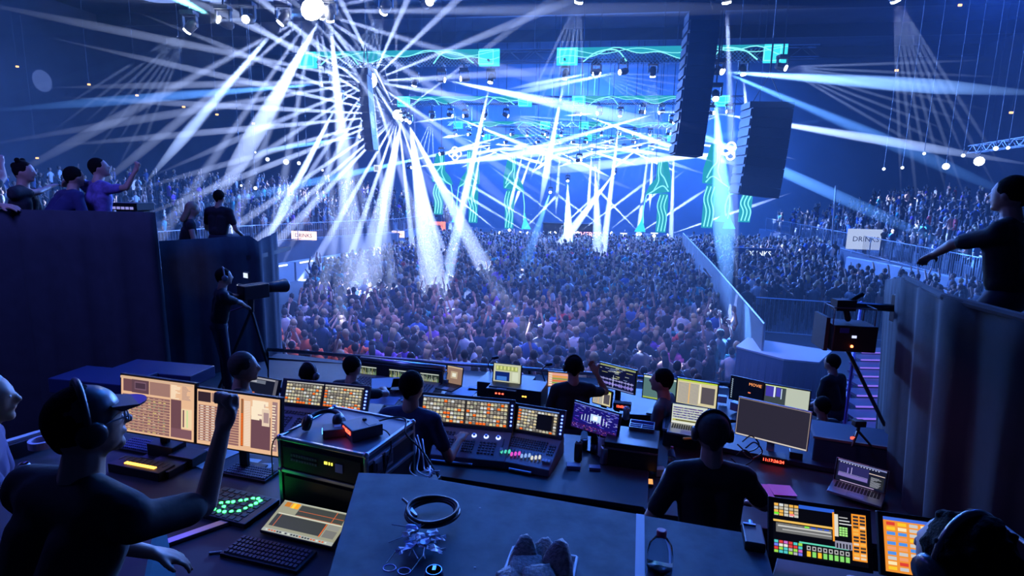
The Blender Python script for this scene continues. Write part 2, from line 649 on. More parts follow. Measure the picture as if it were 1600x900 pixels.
pillar(685, 240, 335, 'far left turquoise light pillar of the stage set', 1)
pillar(739, 235, 348, 'second turquoise light pillar from the left of the stage set', -1)
pillar(795, 240, 357, 'third turquoise light pillar from the left, by the upward fan of beams', 1)
pillar(1032, 245, 363, 'turquoise light pillar just right of the stage centre', -1, 44)
pillar(1104, 225, 356, 'tall turquoise arch pillar left of the right-hand speaker array', 1, 42)
pillar(1162, 262, 347, 'far right turquoise light pillar below the hanging speaker array', -1, 42)
# red lettered sign over the stage
t = thing('stage_sign', 'small red and white lettered REVERZE sign at the centre of the stage', 'sign', at_v(917, 367, 49), -HALL)
MB().box((0, 0, 0), (3.2, .15, .5)).build('sign_box', mat('sign_red_box', (.12, .01, .02), .5), t)
text('REVERZE', .62, glow('pinkish_letters', (1, .45, .55), 3.0), t, (0, -.1, 0), (R(90), 0, 0), ext=.02)
# DJ booth
t = thing('dj_booth', 'dark DJ booth on the stage under the red lettered sign', 'booth', h2w(-3.2, 51.5, .95), -HALL)
MB().box((0, 0, .55), (4.4, 1.2, 1.1)).build('booth_body', BLACK, t, bevel=.04)
MB().box((0, 0, 1.13), (4.6, 1.4, .06)).build('booth_top', DARK, t)
# small emblem signs hung beside the stage: four rings in a clover
for px, py, v, r, lab in ((711, 240, 40, .33, 'white four-ring emblem hanging left of the stage'), (1142, 236, 30, .30, 'white four-ring emblem hanging right of the stage')):
    t = thing('emblem_sign', lab, 'emblem', at_v(px, py, v), -HALL)
    for a, c in ((0, 1), (1, 0), (0, -1), (-1, 0)):
        b = MB(); b.tube([(a * r * .72 + r * .62 * math.cos(q), 0, c * r * .72 + r * .62 * math.sin(q)) for q in np.linspace(0, 2 * math.pi, 17)], r * .16, n=5, close=False)
        b.build('ring', glow('emblem_white', (.8, .95, 1), 2.6), t)
    b = MB(); b.tube([(0, 0, r), (0, 0, 18.9 - t.location.z)], .02, n=4); b.build('hanging_wire', BLACK, t)

# lit figures 7 and pixel signs near the stage foot
for px, s, v in ((782, '7', 45), (974, 'T', 45), (1022, 'T', 43)):
    p = at_v(px, 371, v)
    o = text(s, .9, glow('white_letters', (.8, .9, 1), 1.6), None, p, (R(90), 0, -HALL), 'standing_figure', .06)
    tag(o, 'small white lit figure %s standing on the floor before the stage, %s' % (s, {782: 'left of centre', 974: 'at the centre', 1022: 'right of centre'}[px]), 'sign')

# ---- trusses with long turquoise LED headers, row behind row
TR = mat('truss_aluminium', (.10, .11, .13), .45, .8)


def truss(name, label, a, c, s=.4, cat='truss'):
    """box truss from a to c"""
    t = thing(name, label, cat, a, 0)
    d = c - a; L = d.length; x = d.normalized(); y = Vector((-x.y, x.x, 0)).normalized(); z = x.cross(y)
    for i, j in ((-1, -1), (-1, 1), (1, 1), (1, -1)):
        b = MB(); o = (y * i + z * j) * s / 2
        b.tube([o, d + o], .03, n=5); b.build('chord', TR, t)
    b = MB()
    n = max(2, int(L / s / 1.2))
    for k in range(n):
        p, q = d * (k / n), d * ((k + 1) / n)
        f = 1 if k % 2 else -1
        b.tube([p + (y * f + z) * s / 2, q + (-y * f + z) * s / 2], .015, n=3)
        b.tube([p + (y + z * f) * s / 2, q + (y - z * f) * s / 2], .015, n=3)
        b.tube([p + (-y + z * f) * s / 2, q + (-y - z * f) * s / 2], .015, n=3)
    q = b.build('lacing', TR, t); q['kind'] = 'stuff'
    b = MB()
    for f in (.1, .5, .9):
        b = MB(); b.tube([d * f + z * s / 2, d * f + Vector((0, 0, 18.3 - (a + d * f).z))], .012, n=3)
        b.build('hoist_chain', ROOF, t)
    return t


ROWS = [(14.0, 9.9), (23.2, 10.0), (34.6, 10.0), (47.6, 10.0), (59.0, 10.0)]
NAMES = ['nearest', 'second', 'third', 'fourth', 'farthest']
for (v, z), nm in zip(ROWS, NAMES):
    truss('lighting_truss', '%s overhead lighting truss crossing the hall' % nm, h2w(-13.2, v, z + .15), h2w(7.2, v, z + .15))


def header(u0, u1, v, z, h, label, flip=False):
    """long LED fascia: bright end squares, wave bands and a wire grille between them"""
    t = thing('led_header', label, 'led fascia', h2w(u0, v - .3, z), -HALL, None)
    L = u1 - u0
    MB().box((.35 * h / .55, 0, h / 2), (.7 * h / .55, .12, h)).build('end_panel', TEAL, t)
    MB().box((L - .35 * h / .55, 0, h / 2), (.7 * h / .55, .12, h)).build('end_panel', TEAL, t)
    xs = np.linspace(0, L, 40)
    top = [(x, h) for x in xs]
    lo = [(x, h * (.62 + .22 * math.sin(x * 1.5 + u0) + .14 * math.sin(x * 3.7)) * (1 - .0)) for x in xs]
    # wave-shaped light band built quad by quad
    b = MB()
    for i in range(39):
        b.add([(xs[i], -.03, top[i][1]), (xs[i], -.03, lo[i][1]), (xs[i + 1], -.03, lo[i + 1][1]), (xs[i + 1], -.03, top[i + 1][1]),
               (xs[i], .03, top[i][1]), (xs[i], .03, lo[i][1]), (xs[i + 1], .03, lo[i + 1][1]), (xs[i + 1], .03, top[i + 1][1])],
              [(0, 1, 2, 3), (7, 6, 5, 4), (0, 3, 7, 4), (1, 5, 6, 2)])
    b.build('wave_band', TEALD if v > 30 else TEALD, t)
    b = MB()
    b.tube([(x, -.06, y) for x, y in lo], .018, n=4)
    b.tube([(x, -.06, h * (.75 + .15 * math.sin(x * 2.3 + 1))) for x in xs], .014, n=4)
    for e in (.12, L - .12 - .6 * h / .55):
        w_ = .5 * h / .55
        b.tube([(e, -.08, .1 * h), (e + w_, -.08, .1 * h), (e + w_, -.08, .92 * h), (e, -.08, .85 * h), (e, -.08, .1 * h)], .022, n=4)
    b.tube(bezier([(1.0, -.08, .1), (1.5, -.08, h * .7), (2.2, -.08, h * .8), (2.6, -.08, .1)], 6), .03, n=4)
    b.tube(bezier([(L - 1.0, -.08, .1), (L - 1.5, -.08, h * .7), (L - 2.2, -.08, h * .8), (L - 2.6, -.08, .1)], 6), .03, n=4)
    b.build('light_vein', TEALB, t)
    b = MB()
    s = h / 5
    x = 1.2
    while x < L - 1.2 and v < 40:
        b.tube([(x, 0, 0), (x + h * .8, 0, h * .8)], .012, n=3)
        b.tube([(x + h * .8, 0, 0), (x, 0, h * .8)], .012, n=3)
        x += s * 1.1
    if v < 40:
        g = b.build('grille', mat('header_grille', (.25, .4, .5), .5), t); g['kind'] = 'stuff'
    return t


header(-12.6, -4.3, 23.2, 9.75, .62, 'long turquoise LED fascia on the second truss, left half, behind the starburst lamps')
header(-2.1, 6.1, 23.2, 9.75, .62, 'long turquoise LED fascia on the second truss, right half, behind the speaker array')
header(-12.6, -4.5, 34.6, 9.75, .6, 'turquoise LED fascia on the third truss, left half')
header(-2.2, 6.4, 34.6, 9.75, .6, 'turquoise LED fascia on the third truss, right half')
header(-12.6, -4.7, 47.6, 9.75, .6, 'distant turquoise LED fascia on the fourth truss, left half')
header(-2.4, 6.3, 47.6, 9.75, .6, 'distant turquoise LED fascia on the fourth truss, right half')
header(-12.6, -4.7, 59, 9.75, .6, 'faint turquoise LED fascia on the farthest truss, left half')
header(-2.4, 6.3, 59, 9.75, .6, 'faint turquoise LED fascia on the farthest truss, right half')
header(-13.0, -4.3, 14.0, 9.95, .6, 'turquoise LED fascia on the nearest truss, behind the brightest lamp')

# ---- line arrays
CAB = mat('speaker_cabinet', (.018, .02, .03), .6)
GRL = mat('speaker_grille', (.05, .055, .07), .6, .3)


def line_array(p_top, n, wx, dy, hz, rz, label, curve=.0, lean=0.0, face=-1):
    """hanging column of speaker boxes; the grilles face local -x"""
    t = thing('speaker_array', label, 'speaker array', p_top, rz)
    z = 0; x = 0; a = lean
    for k in range(n):
        b = MB(); b.T = Matrix.Translation((x, 0, z - hz / 2)) @ Matrix.Rotation(a, 4, 'Y')
        b.box((0, 0, 0), (wx, dy, hz * .97))
        q = b.build('speaker_box', CAB, t)
        b = MB(); b.T = Matrix.Translation((x, 0, z - hz / 2)) @ Matrix.Rotation(a, 4, 'Y')
        b.box((face * (wx / 2 + .02), 0, 0), (.05, dy * .92, hz * .7))
        b.build('grille', GRL, q)
        x -= math.sin(a) * hz; z -= math.cos(a) * hz
        a += curve
    b = MB(); b.box((0, 0, .12), (wx * 1.1, dy * .8, .2))
    for s in (-1, 1):
        b.tube([(s * wx * .4, 0, .2), (0, 0, 1.2)], .02, n=4)
    b.tube([(0, 0, 1.2), (0, 0, 18.3 - p_top.z)], .03, n=4)
    b.build('rigging_frame', ROOF, t)
    return t


line_array(at_v(1096, 38, 14.5), 12, .62, .8, .245, -HALL + .05, 'tall black hanging speaker array right of centre, near the camera', lean=R(1), curve=R(.35))
line_array(at_v(1198, 172, 22), 9, 1.35, 1.2, .33, -HALL + .1, 'dark blue hanging speaker array, farther and right of the tall one', lean=R(2), curve=R(.5))
line_array(at_v(572, 120, 19), 10, .25, .9, .24, -HALL + .2, 'slim hanging speaker column with pale grilles below the second starburst', lean=R(-2), curve=R(-.5))
for px, py, v in ((577, 221, 24), (589, 263, 30)):
    t = thing('hanging_sign', 'small white striped panel hanging %s' % ('below the slim speaker column' if v == 24 else 'over the left tier, lower of two'), 'panel', at_v(px, py, v), -HALL)
    MB().box((0, 0, 0), (.32, .1, .36)).build('panel_body', glow('panel_white', (.65, .75, .95), 1.2), t)
    for k in (-1, 0, 1):
        MB().box((k * .07, -.06, 0), (.03, .02, .2)).build('slot', BLACK, t)
    b = MB(); b.tube([(0, 0, .18), (0, 0, 17.8 - t.location.z)], .012, n=4); b.build('hanging_wire', ROOF, t)

# catwalk with round lamps high on the right, lamps over the left tier
t = truss('catwalk', 'lit lattice catwalk rising high over the right tier', h2w(18, 33, 7.5), h2w(17.0, 19, 7.7), .35)
for k, (px, py, v, r) in enumerate(((1478, 260, 26, .13), (1530, 252, 24, .17), (1444, 240, 26, .06), (1505, 243, 26, .07), (1556, 232, 24, .08), (1575, 231, 24, .06), (1381, 264, 30, .07), (1410, 262, 30, .07))):
    q = thing('round_lamp', 'round white house lamp over the right tier, %s' % ['left of the two big ones', 'the biggest of all', 'small and high', 'small, between the two big ones', 'small, on the catwalk end', 'outermost on the catwalk', 'far left of the row', 'second from the left of the row'][k], 'lamp', at_v(px, py, v))
    MB().ball((0, 0, 0), r, n=10).build('globe', glow('house_lamp', (.75, .85, 1), 3.0), q, smooth=True)
    b = MB(); b.tube([(0, 0, r), (0, 0, 18.4 - q.location.z)], .012, n=4); b.build('stem', ROOF, q)
for k, (px, py, v, r) in enumerate(((399, 238, 30, .05), (418, 249, 30, .11), (447, 253, 30, .15), (467, 255, 30, .10), (480, 257, 30, .07), (504, 266, 33, .07), (513, 275, 33, .06), (399, 294, 30, .10), (377, 290, 28, .06))):
    q = thing('round_lamp', 'white house lamp over the left tier, %s in its cluster' % ['small and leftmost', 'second from the left', 'the brightest', 'just right of the brightest', 'fifth from the left', 'second from the right end', 'at the right end', 'low over the crowd', 'lowest and smallest, left'][k], 'lamp', at_v(px, py, v))
    MB().ball((0, 0, 0), r, n=10).build('globe', glow('house_lamp', (.75, .85, 1), 3.0), q, smooth=True)
    b = MB(); b.tube([(0, 0, r), (0, 0, 18.4 - q.location.z)], .012, n=4); b.build('stem', ROOF, q)
# small amber exit lamps on the dark walls
for k, (px, py) in enumerate(((27, 104), (139, 132), (214, 149), (287, 167), (339, 179), (396, 193), (1500, 8), (1401, 110), (1580, 176), (58, 247))):
    q = at_v(px, py, 34)
    t = thing('exit_lamp', 'tiny amber lamp high at the side, %s' % ['leftmost of all', 'above the left fan of thin beams', 'second left of the left fan of beams', 'crossed by the left fan of beams', 'right of the left fan of beams', 'rightmost of the left row', 'topmost at the right', 'above the broad blue beam at the right', 'outermost at the right', 'low at the left, over the bun-haired person'][k], 'lamp', q)
    MB().box((0, 0, 0), (.16, .08, .10)).build('lamp_face', glow('amber_lamp', (1, .55, .2), 2.0), t)
    b = MB(); b.tube([(0, 0, .05), (0, 0, 18.9 - q.z)], .01, n=3); b.build('stem', ROOF, t)
# flag poles in the crowd
for px, y0, y1, v, nm in ((1306, 290, 345, 30, 'right'), (428, 288, 345, 32, 'left')):
    a, c = at_v(px - 4 * (nm == 'right'), y1, v), at_v(px, y0, v)
    b = MB(); b.tube([(-(c.x - a.x) * .8, 0, -1.2), (0, 0, 0), (c.x - a.x, c.y - a.y, c.z - a.z)], .04, n=6)
    o = b.build('flag_pole', STEEL, loc=a); tag(o, 'thin pale pole rising out of the %s tier crowd' % nm, 'pole')

# ================================================================== HAZE, MOVING LIGHTS AND THEIR BEAMS
for v0, v1, dens, lab in ((10.4, 12.7, .030, 'thin blue haze drifting between the mixing desks and the first truss'), (60.2, 65.5, .03, 'thicker haze behind the stage at the far end of the hall')):
    b = MB(); b.T = Matrix.Rotation(-HALL, 4, 'Z') @ Matrix.Translation((-5, (v0 + v1) / 2, 9.1))
    b.box((0, 0, 0), (74, v1 - v0, 17.4))
    o = b.build('hall_haze', fog('hall_haze' if v0 < 20 else 'far_haze', dens, (.75, .85, 1), .2))
    tag(o, lab, 'haze', kind='stuff')
EM = 4.6

WHT = (.36, .52, 1.0)
LAV = (.42, .55, 1.0)
SKY = (.10, .32, 1.0)
PBASE = mat('moving_head_body', (.03, .03, .035), .4)
ORD = ['first', 'second', 'third', 'fourth', 'fifth', 'sixth', 'seventh', 'eighth', 'ninth', 'tenth', 'eleventh', 'twelfth', 'thirteenth', 'fourteenth', 'fifteenth', 'sixteenth']
FIX = []
BEAMS = []
FIXN = {}
SHAFTS = set()


def shaft(root, tgt, r0, r1, energy, color, m, n=12, stt=.24, soft=False):
    """the lit haze of one beam and the lamp that lights it; tgt in world coordinates"""
    p = root.location.copy()
    d = tgt - p
    L = d.length
    q = d.normalized().to_track_quat('Z', 'Y')
    b = MB()
    vs = []
    st = stt
    rings = [(st, r0), (L, r1)]
    if soft or tgt.z > 1.2:           # haze narrowed to a point so the light fades in mid air
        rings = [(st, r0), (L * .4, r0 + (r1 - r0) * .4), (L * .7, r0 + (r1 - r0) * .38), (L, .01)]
    for z, r in rings:
        for k in range(n):
            t = 2 * math.pi * k / n
            vs.append(q @ Vector((r * math.cos(t), r * math.sin(t), z)))
    m_ = len(rings)
    fs = [(j * n + i, j * n + (i + 1) % n, (j + 1) * n + (i + 1) % n, (j + 1) * n + i) for j in range(m_ - 1) for i in range(n)]
    fs += [tuple(range(n - 1, -1, -1)), tuple(range((m_ - 1) * n, m_ * n))]
    b.add(vs, fs)
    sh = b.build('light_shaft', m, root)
    SHAFTS.add(sh)
    l = bpy.data.lights.new('beam_lamp', 'SPOT')
    l.energy = energy * EM * (1.7 if p.y > 30 else 1.0)
    l.color = color
    l.spot_size = max(R(1.2), 2 * math.atan((r1) / L) * 1.12)
    l.spot_blend = .25
    l.shadow_soft_size = .04
    lo = bpy.data.objects.new('beam_lamp', l)
    C.objects.link(lo)
    lo.parent = root
    lo.location = q @ Vector((0, 0, st * .9))
    lo.rotation_euler = d.to_track_quat('-Z', 'Y').to_euler()
    BEAMS.append((sh, lo))


def fixture(src, tgts, row, r0=.09, r1=None, ang=None, energy=60000, color=WHT, m=None, lens=LENS, lr=.1, up=False, note=''):
    """one moving head; tgts: world points its beam or beams reach"""
    m = m or SHAFT
    root = thing('moving_head', '', 'stage light', src)
    FIX.append((root, row, note))
    FIXN[root.name] = {5: 1000, 3: 1001}.get(row, len(FIX))
    mean = sum((t - src for t in tgts), Vector()) / len(tgts)
    if mean.length < .1:
        mean = Vector((0, -1, -.5))
    d = mean.normalized()
    s = -1 if up else 1
    b = MB(); b.box((0, 0, s * .34), (.34, .3, .1), PBASE)
    if not up:
        hv = src.x * math.sin(HALL) + src.y * math.cos(HALL)
        on = min(abs(hv - r_[0]) for r_ in ROWS) < .7
        top = 9.92 if on else 18.95
        b.tube([(0, 0, .38), (0, 0, top - src.z)], .025, n=5, m=PBASE)
        if on:
            b.box((0, 0, top - src.z), (.06, 1.2, .05), PBASE, rz=-HALL)
    b.build('base', PBASE, root)
    b = MB()
    for k in (-1, 1):
        b.box((k * .17, 0, s * .16), (.04, .12, .3))
    b.box((0, 0, s * .29), (.38, .12, .04))
    b.build('yoke', PBASE, root)
    b = MB(); b.cap(-d * .12, d * .04, .13, .12, n=10)
    b.build('lamp_head', PBASE, root, smooth=True)
    b = MB(); b.lathe([(lr * .3, -.03), (lr, 0), (lr * .95, .03), (lr * .3, .045)], d * .12, n=12, axis=d)
    b.build('lens', lens, root, smooth=True)
    for t in tgts:
        L = (t - src).length
        rr = r1 if r1 is not None else r0 + L * math.tan(R(ang or 1.2))
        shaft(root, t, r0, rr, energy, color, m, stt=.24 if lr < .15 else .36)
    return root


def px_fix(px, py, v, ends, row, **k):
    """source at pixel px,py on the truss at depth v; each end = (px, py, v of the end)"""
    return fixture(at_v(px, py, v), [at_v(*e) for e in ends], row, **k)


def fan(px, py, v, a0, a1, n, length, vend, row, **k):
    """n thin beams spread between two picture angles (degrees, 0 = right, 90 = down)"""
    ends = []
    for i in range(n):
        a = R(a0 + (a1 - a0) * i / max(1, n - 1))
        L = length * (1 + .12 * math.sin(i * 2.3))
        ends.append((px + L * math.cos(a), py + L * math.sin(a), vend + .6 * math.sin(i * 1.7)))
    k.setdefault('r0', .03); k.setdefault('ang', .38); k.setdefault('m', SHAFT_THIN); k.setdefault('energy', 9000)
    return px_fix(px, py, v, ends, row, **k)


# --- the three lamps that face the audience: a star of rays each
rs = random.Random(3)


def star(px, py, v, n, length, row, energy, spread=1.0, seed=1, note=''):
    r_ = random.Random(seed)
    src = at_v(px, py, v)
    tg = []
    for i in range(n):
        a = 2 * math.pi * (i + .35 * r_.random()) / n
        out = r_.uniform(.75, 1.25)
        d = Vector((math.cos(a) * out, -(.02 + .13 * r_.random()) if row == 0 else -(.35 + .4 * r_.random()), -math.sin(a) * out * .95))
        d = Matrix.Rotation(-HALL, 3, 'Z') @ d
        L = length * r_.uniform(.7, 1.15)
        t = src + d.normalized() * L
        f = (3.0 - src.y) / d.normalized().y
        hit = src + d.normalized() * f
        if f > 0 and abs(hit.x) < 9 and -1 < hit.z < 8:
            continue
        if t.z < .3:
            t = src + (t - src) * ((src.z - .3) / (src.z - t.z))
        tg.append(t)
    return fixture(src, tg, row, r0=.06, ang=1.0, energy=energy, color=LAV, m=SHAFT, lens=LENSB, lr=.3, note=note)


star(492, 18, 14.2, 26, 11, 0, 22000, seed=5, note='star of rays')
star(580, 127, 23.4, 25, 12, 1, 48000, seed=9, note='star of rays')
star(622, 180, 34.8, 34, 18, 2, 85000, seed=12, note='star of rays')

# --- nearest truss (row 0)
px_fix(443, 30, 14.2, [(222, 292, 12.9)], 0, r0=.12, ang=.75, energy=52000)
fan(297, 43, 14.2, 112, 148, 8, 250, 13.8, 0, energy=5000)
px_fix(350, 35, 14.2, [(235, -25, 13)], 0, r0=.12, ang=.4, energy=60000, color=(.2, .75, 1), lens=LENSB)
px_fix(388, 30, 14.2, [(300, 34, 12)], 0, r0=.03, ang=.8, energy=4000)
px_fix(668, 4, 14.2, [(760, -40, 12)], 0, r0=.12, ang=1, energy=40000, lens=LENSB)
fan(906, -6, 14.2, 88, 116, 6, 220, 16, 0, energy=9000)
fan(602, 13, 14.2, 98, 128, 6, 190, 17, 0, energy=8000)
px_fix(1135, -6, 14.2, [(1152, 470, 17)], 0, r0=.06, ang=1.1, energy=26000)
fan(1397, -8, 14.2, 58, 88, 8, 330, 16, 0, energy=8000)
px_fix(492, 22, 14.4, [(-60, 52, 13)], 0, r0=.1, ang=1.6, energy=42000, color=SKY)
px_fix(505, 20, 14.4, [(330, 330, 18)], 0, r0=.12, ang=2.6, energy=50000, color=LAV)
px_fix(515, 24, 14.4, [(560, 470, 19)], 0, r0=.12, ang=2.4, energy=38000, color=LAV)

# --- second truss (row 1)
px_fix(530, 156, 23.2, [(408, 395, 20)], 1, r0=.16, ang=.8, energy=110000)
px_fix(508, 131, 23.2, [(-40, 175, 18)], 1, r0=.06, ang=1.5, energy=60000, color=SKY)
px_fix(690, 124, 23.2, [(1125, 215, 24)], 1, r0=.12, ang=1.7, energy=110000)
px_fix(725, 123, 23.2, [(600, 128, 22)], 1, r0=.05, ang=.8, energy=9000)
px_fix(767, 124, 23.2, [(690, 470, 21)], 1, r0=.16, ang=.8, energy=130000)
fan(648, 129, 23.2, 90, 112, 4, 110, 24, 1)
px_fix(931, 113, 23.2, [(790, 140, 22)], 1, r0=.07, ang=1.0, energy=30000)
fan(932, 114, 23.2, 2, 38, 7, 150, 24, 1, energy=9000)
px_fix(973, 112, 23.2, [(780, 150, 21)], 1, r0=.1, ang=.7, energy=46000)
px_fix(883, 118, 23.2, [(842, 330, 24)], 1, r0=.14, ang=.7, energy=100000)
fan(1020, 114, 23.2, 80, 106, 7, 190, 25, 1, energy=12000)
px_fix(1161, 111, 23.2, [(1188, 420, 22)], 1, r0=.14, ang=.8, energy=100000)
fan(1222, 105, 21.8, -2, 30, 8, 330, 19, 1, energy=10000, r0=.04)
px_fix(1122, 112, 22.2, [(1680, 150, 17)], 1, r0=.12, ang=1.4, energy=90000, color=(.2, .42, 1))
px_fix(1125, 110, 22.4, [(1640, 330, 19)], 1, r0=.1, ang=1.6, energy=40000, color=SKY)

# --- third truss (row 2)
px_fix(704, 180, 34.6, [(1010, 305, 34)], 2, r0=.12, ang=.9, energy=110000)
px_fix(727, 181, 34.6, [(640, 192, 33)], 2, r0=.06, ang=.8, energy=30000)
px_fix(757, 182, 34.6, [(715, 350, 34)], 2, r0=.15, ang=.6, energy=140000)
fan(791, 180, 34.6, 4, 48, 9, 150, 35, 2, energy=22000, r0=.04)
fan(675, 184, 34.6, 88, 114, 4, 75, 35, 2, energy=20000)
px_fix(904, 177, 34.6, [(1120, 255, 35)], 2, r0=.12, ang=.8, energy=110000)
px_fix(936, 177, 34.6, [(880, 181, 33)], 2, r0=.06, ang=.8, energy=30000)
px_fix(969, 178, 34.6, [(938, 430, 33)], 2, r0=.15, ang=.6, energy=170000)
px_fix(1033, 175, 34.6, [(730, 262, 33)], 2, r0=.12, ang=.8, energy=110000)
px_fix(1004, 175, 34.6, [(1140, 176, 34)], 2, r0=.06, ang=.8, energy=40000)
fan(1139, 174, 34.0, 158, 196, 6, 100, 34, 2, energy=20000, r0=.04)
px_fix(1112, 176, 34.0, [(1640, 262, 26)], 2, r0=.12, ang=1.0, energy=120000)
px_fix(565, 213, 34.6, [(380, 240, 30)], 2, r0=.06, ang=1.4, energy=60000, color=SKY)
px_fix(690, 240, 36, [(280, 330, 28)], 2, r0=.06, ang=1.6, energy=80000, color=SKY)
px_fix(1050, 190, 36, [(1560, 420, 26)], 2, r0=.1, ang=1.6, energy=90000, color=SKY)
px_fix(905, 250, 36, [(1330, 180, 30)], 2, r0=.08, ang=1.2, energy=50000, color=SKY)

# --- fourth truss (row 3)
for sx, ex, ey, e in ((711, 905, 300, 1), (733, 690, 215, .4), (755, 735, 330, 1), (849, 1000, 262, 1), (824, 790, 350, .9), (800, 690, 240, .8), (914, 1110, 275, 1),
                      (967, 1180, 262, 1), (991, 800, 262, 1), (1016, 995, 385, 1.2), (1045, 1250, 250, 1), (940, 930, 350, .8), (1068, 900, 250, .8), (877, 868, 340, .8), (1054, 1048, 380, 1)):
    px_fix(sx, 210 + (sx - 711) * -.004, 47.4, [(ex, ey, 46 if ey > 260 else 45)], 3, r0=.13, ang=.5, energy=160000 * e)
fan(856, 212, 47.4, 88, 112, 4, 70, 47, 3, energy=36000, r0=.05)
fan(1057, 213, 47.0, 150, 185, 5, 110, 46, 3, energy=36000, r0=.05)
# --- farthest truss (row 4)
for sx, ex, ey in ((762, 870, 262), (790, 720, 262), (812, 930, 262), (835, 800, 330), (860, 960, 280), (885, 830, 270), (905, 1000, 260), (925, 918, 340), (948, 870, 262), (975, 1060, 270), (998, 960, 262), (1020, 1015, 330)):
    px_fix(sx, 231, 58, [(ex, ey, 57)], 4, r0=.15, ang=.45, energy=190000)

# --- lamps on the stage floor that throw their beams up (row 5)
for sx, ex, ey, e in ((782, 655, 262, 1), (826, 705, 292, .9), (812, 905, 270, 1.2), (862, 700, 268, 1.1), (866, 990, 250, .8), (903, 760, 255, 1.1), (902, 1040, 262, 1), (945, 1075, 262, 1),
                      (957, 800, 255, .8), (1003, 880, 240, 1.1), (993, 1120, 285, .9), (1041, 1240, 300, 1.1)):
    px_fix(sx, 365 if sx < 960 else 368, 47, [(ex, ey, 46)], 5, r0=.11, ang=.42, energy=130000 * e, up=True)
# low lamps that throw fans over the crowd
fan(797, 359, 46, 142, 164, 6, 70, 40, 5, energy=22000, r0=.05, up=True)
fan(1022, 367, 44, 50, 128, 8, 62, 40, 5, energy=24000, r0=.05, up=True)
fan(927, 372, 44, 130, 166, 5, 50, 40, 5, energy=20000, r0=.05, up=True)
fan(886, 368, 44, 140, 172, 4, 46, 40, 5, energy=18000, r0=.05, up=True)
# flat crossing beams high over the far floor
for sx, ex, ey, v in ((745, 905, 240, 54), (790, 640, 250, 54), (840, 700, 248, 54), (872, 1040, 243, 54), (915, 1085, 250, 54), (955, 800, 244, 54), (990, 1170, 262, 54), (1030, 860, 250, 54), (1060, 1210, 240, 54), (895, 760, 238, 54)):
    px_fix(sx, 222, v, [(ex, ey, v - 1)], 4, r0=.14, ang=.7, energy=150000)
px_fix(640, 262, 44, [(1010, 218, 42)], 4, r0=.2, ang=1.2, energy=160000)
px_fix(1180, 235, 44, [(760, 275, 42)], 4, r0=.2, ang=1.2, energy=160000)
px_fix(930, 262, 44, [(936, 440, 30)], 4, r0=.14, ang=1.0, energy=120000)
px_fix(1022, 300, 44, [(1065, 420, 30)], 4, r0=.14, ang=1.3, energy=90000, color=SKY)
# strong soft cones onto the crowd
px_fix(887, 281, 47, [(888, 425, 40)], 4, r0=.12, ang=2.4, energy=260000, color=(.3, .62, 1))
px_fix(960, 270, 47, [(845, 425, 36)], 4, r0=.12, ang=1.5, energy=130000)
px_fix(640, 190, 34.6, [(690, 520, 18)], 2, r0=.12, ang=1.5, energy=170000, color=LAV)
px_fix(628, 186, 34.6, [(560, 500, 18)], 2, r0=.12, ang=1.4, energy=90000, color=LAV)
px_fix(634, 186, 34.6, [(790, 480, 24)], 2, r0=.12, ang=1.3, energy=110000, color=LAV)
px_fix(860, 300, 46, [(790, 500, 20)], 4, r0=.1, ang=.7, energy=70000, color=SKY)
px_fix(1118, 150, 20, [(1140, 500, 15)], 1, r0=.16, ang=2.6, energy=60000, color=(.12, .35, 1))

# labels by truss and order
by = {}
for r_, row, note in FIX:
    by.setdefault(row, []).append((project(r_.location)[0], r_, note))
ROWN = ['the nearest overhead truss', 'the second overhead truss', 'the third overhead truss', 'the fourth overhead truss', 'the farthest overhead truss', 'the stage floor']
for row, L in by.items():
    L.sort(key=lambda q: q[0])
    n = len(L)
    for i, (x, r_, note) in enumerate(L):
        if i < (n + 1) // 2:
            s = '%s from the left' % ORD[i]
        else:
            s = '%s from the right' % ORD[n - 1 - i]
        r_['label'] = '%s, %s on %s' % ('moving head throwing a ' + note if note else 'lit moving head', s, ROWN[row])
        r_['group'] = 'moving heads on ' + ROWN[row]

# ================================================================== PEOPLE
SKIN = mat('skin', (.42, .24, .17), .55)
SKIN_D = mat('skin_dark', (.20, .11, .08), .55)
HAIR = mat('dark_hair', (.006, .005, .005), .95, spec=.1, noise=.4, scale=120, bump=.4)
TEE_BLACK = mat('black_cotton', (.012, .012, .016), .9, noise=.3, scale=30, bump=.15)
TEE_NAVY = mat('navy_cotton', (.02, .035, .09), .9, noise=.3, scale=30, bump=.15)
JEANS = mat('dark_jeans', (.02, .025, .045), .9)

DG = None


def remeshed(mb, name, m, voxel, parent, smooth=3):
    me = bpy.data.meshes.new('tmp')
    me.from_pydata(mb.v, [], mb.f)
    o = bpy.data.objects.new('tmp', me)
    C.objects.link(o)
    r = o.modifiers.new('r', 'REMESH'); r.mode = 'VOXEL'; r.voxel_size = voxel
    if smooth:
        q = o.modifiers.new('s', 'SMOOTH'); q.factor = .5; q.iterations = smooth
    dg = bpy.context.evaluated_depsgraph_get()
    dg.update()
    me2 = bpy.data.meshes.new_from_object(o.evaluated_get(dg))
    me2.name = name
    bpy.data.objects.remove(o); bpy.data.meshes.remove(me)
    me2.materials.clear(); me2.materials.append(m)
    me2.shade_smooth()
    q = bpy.data.objects.new(name, me2)
    C.objects.link(q)
    q.parent = parent
    return q


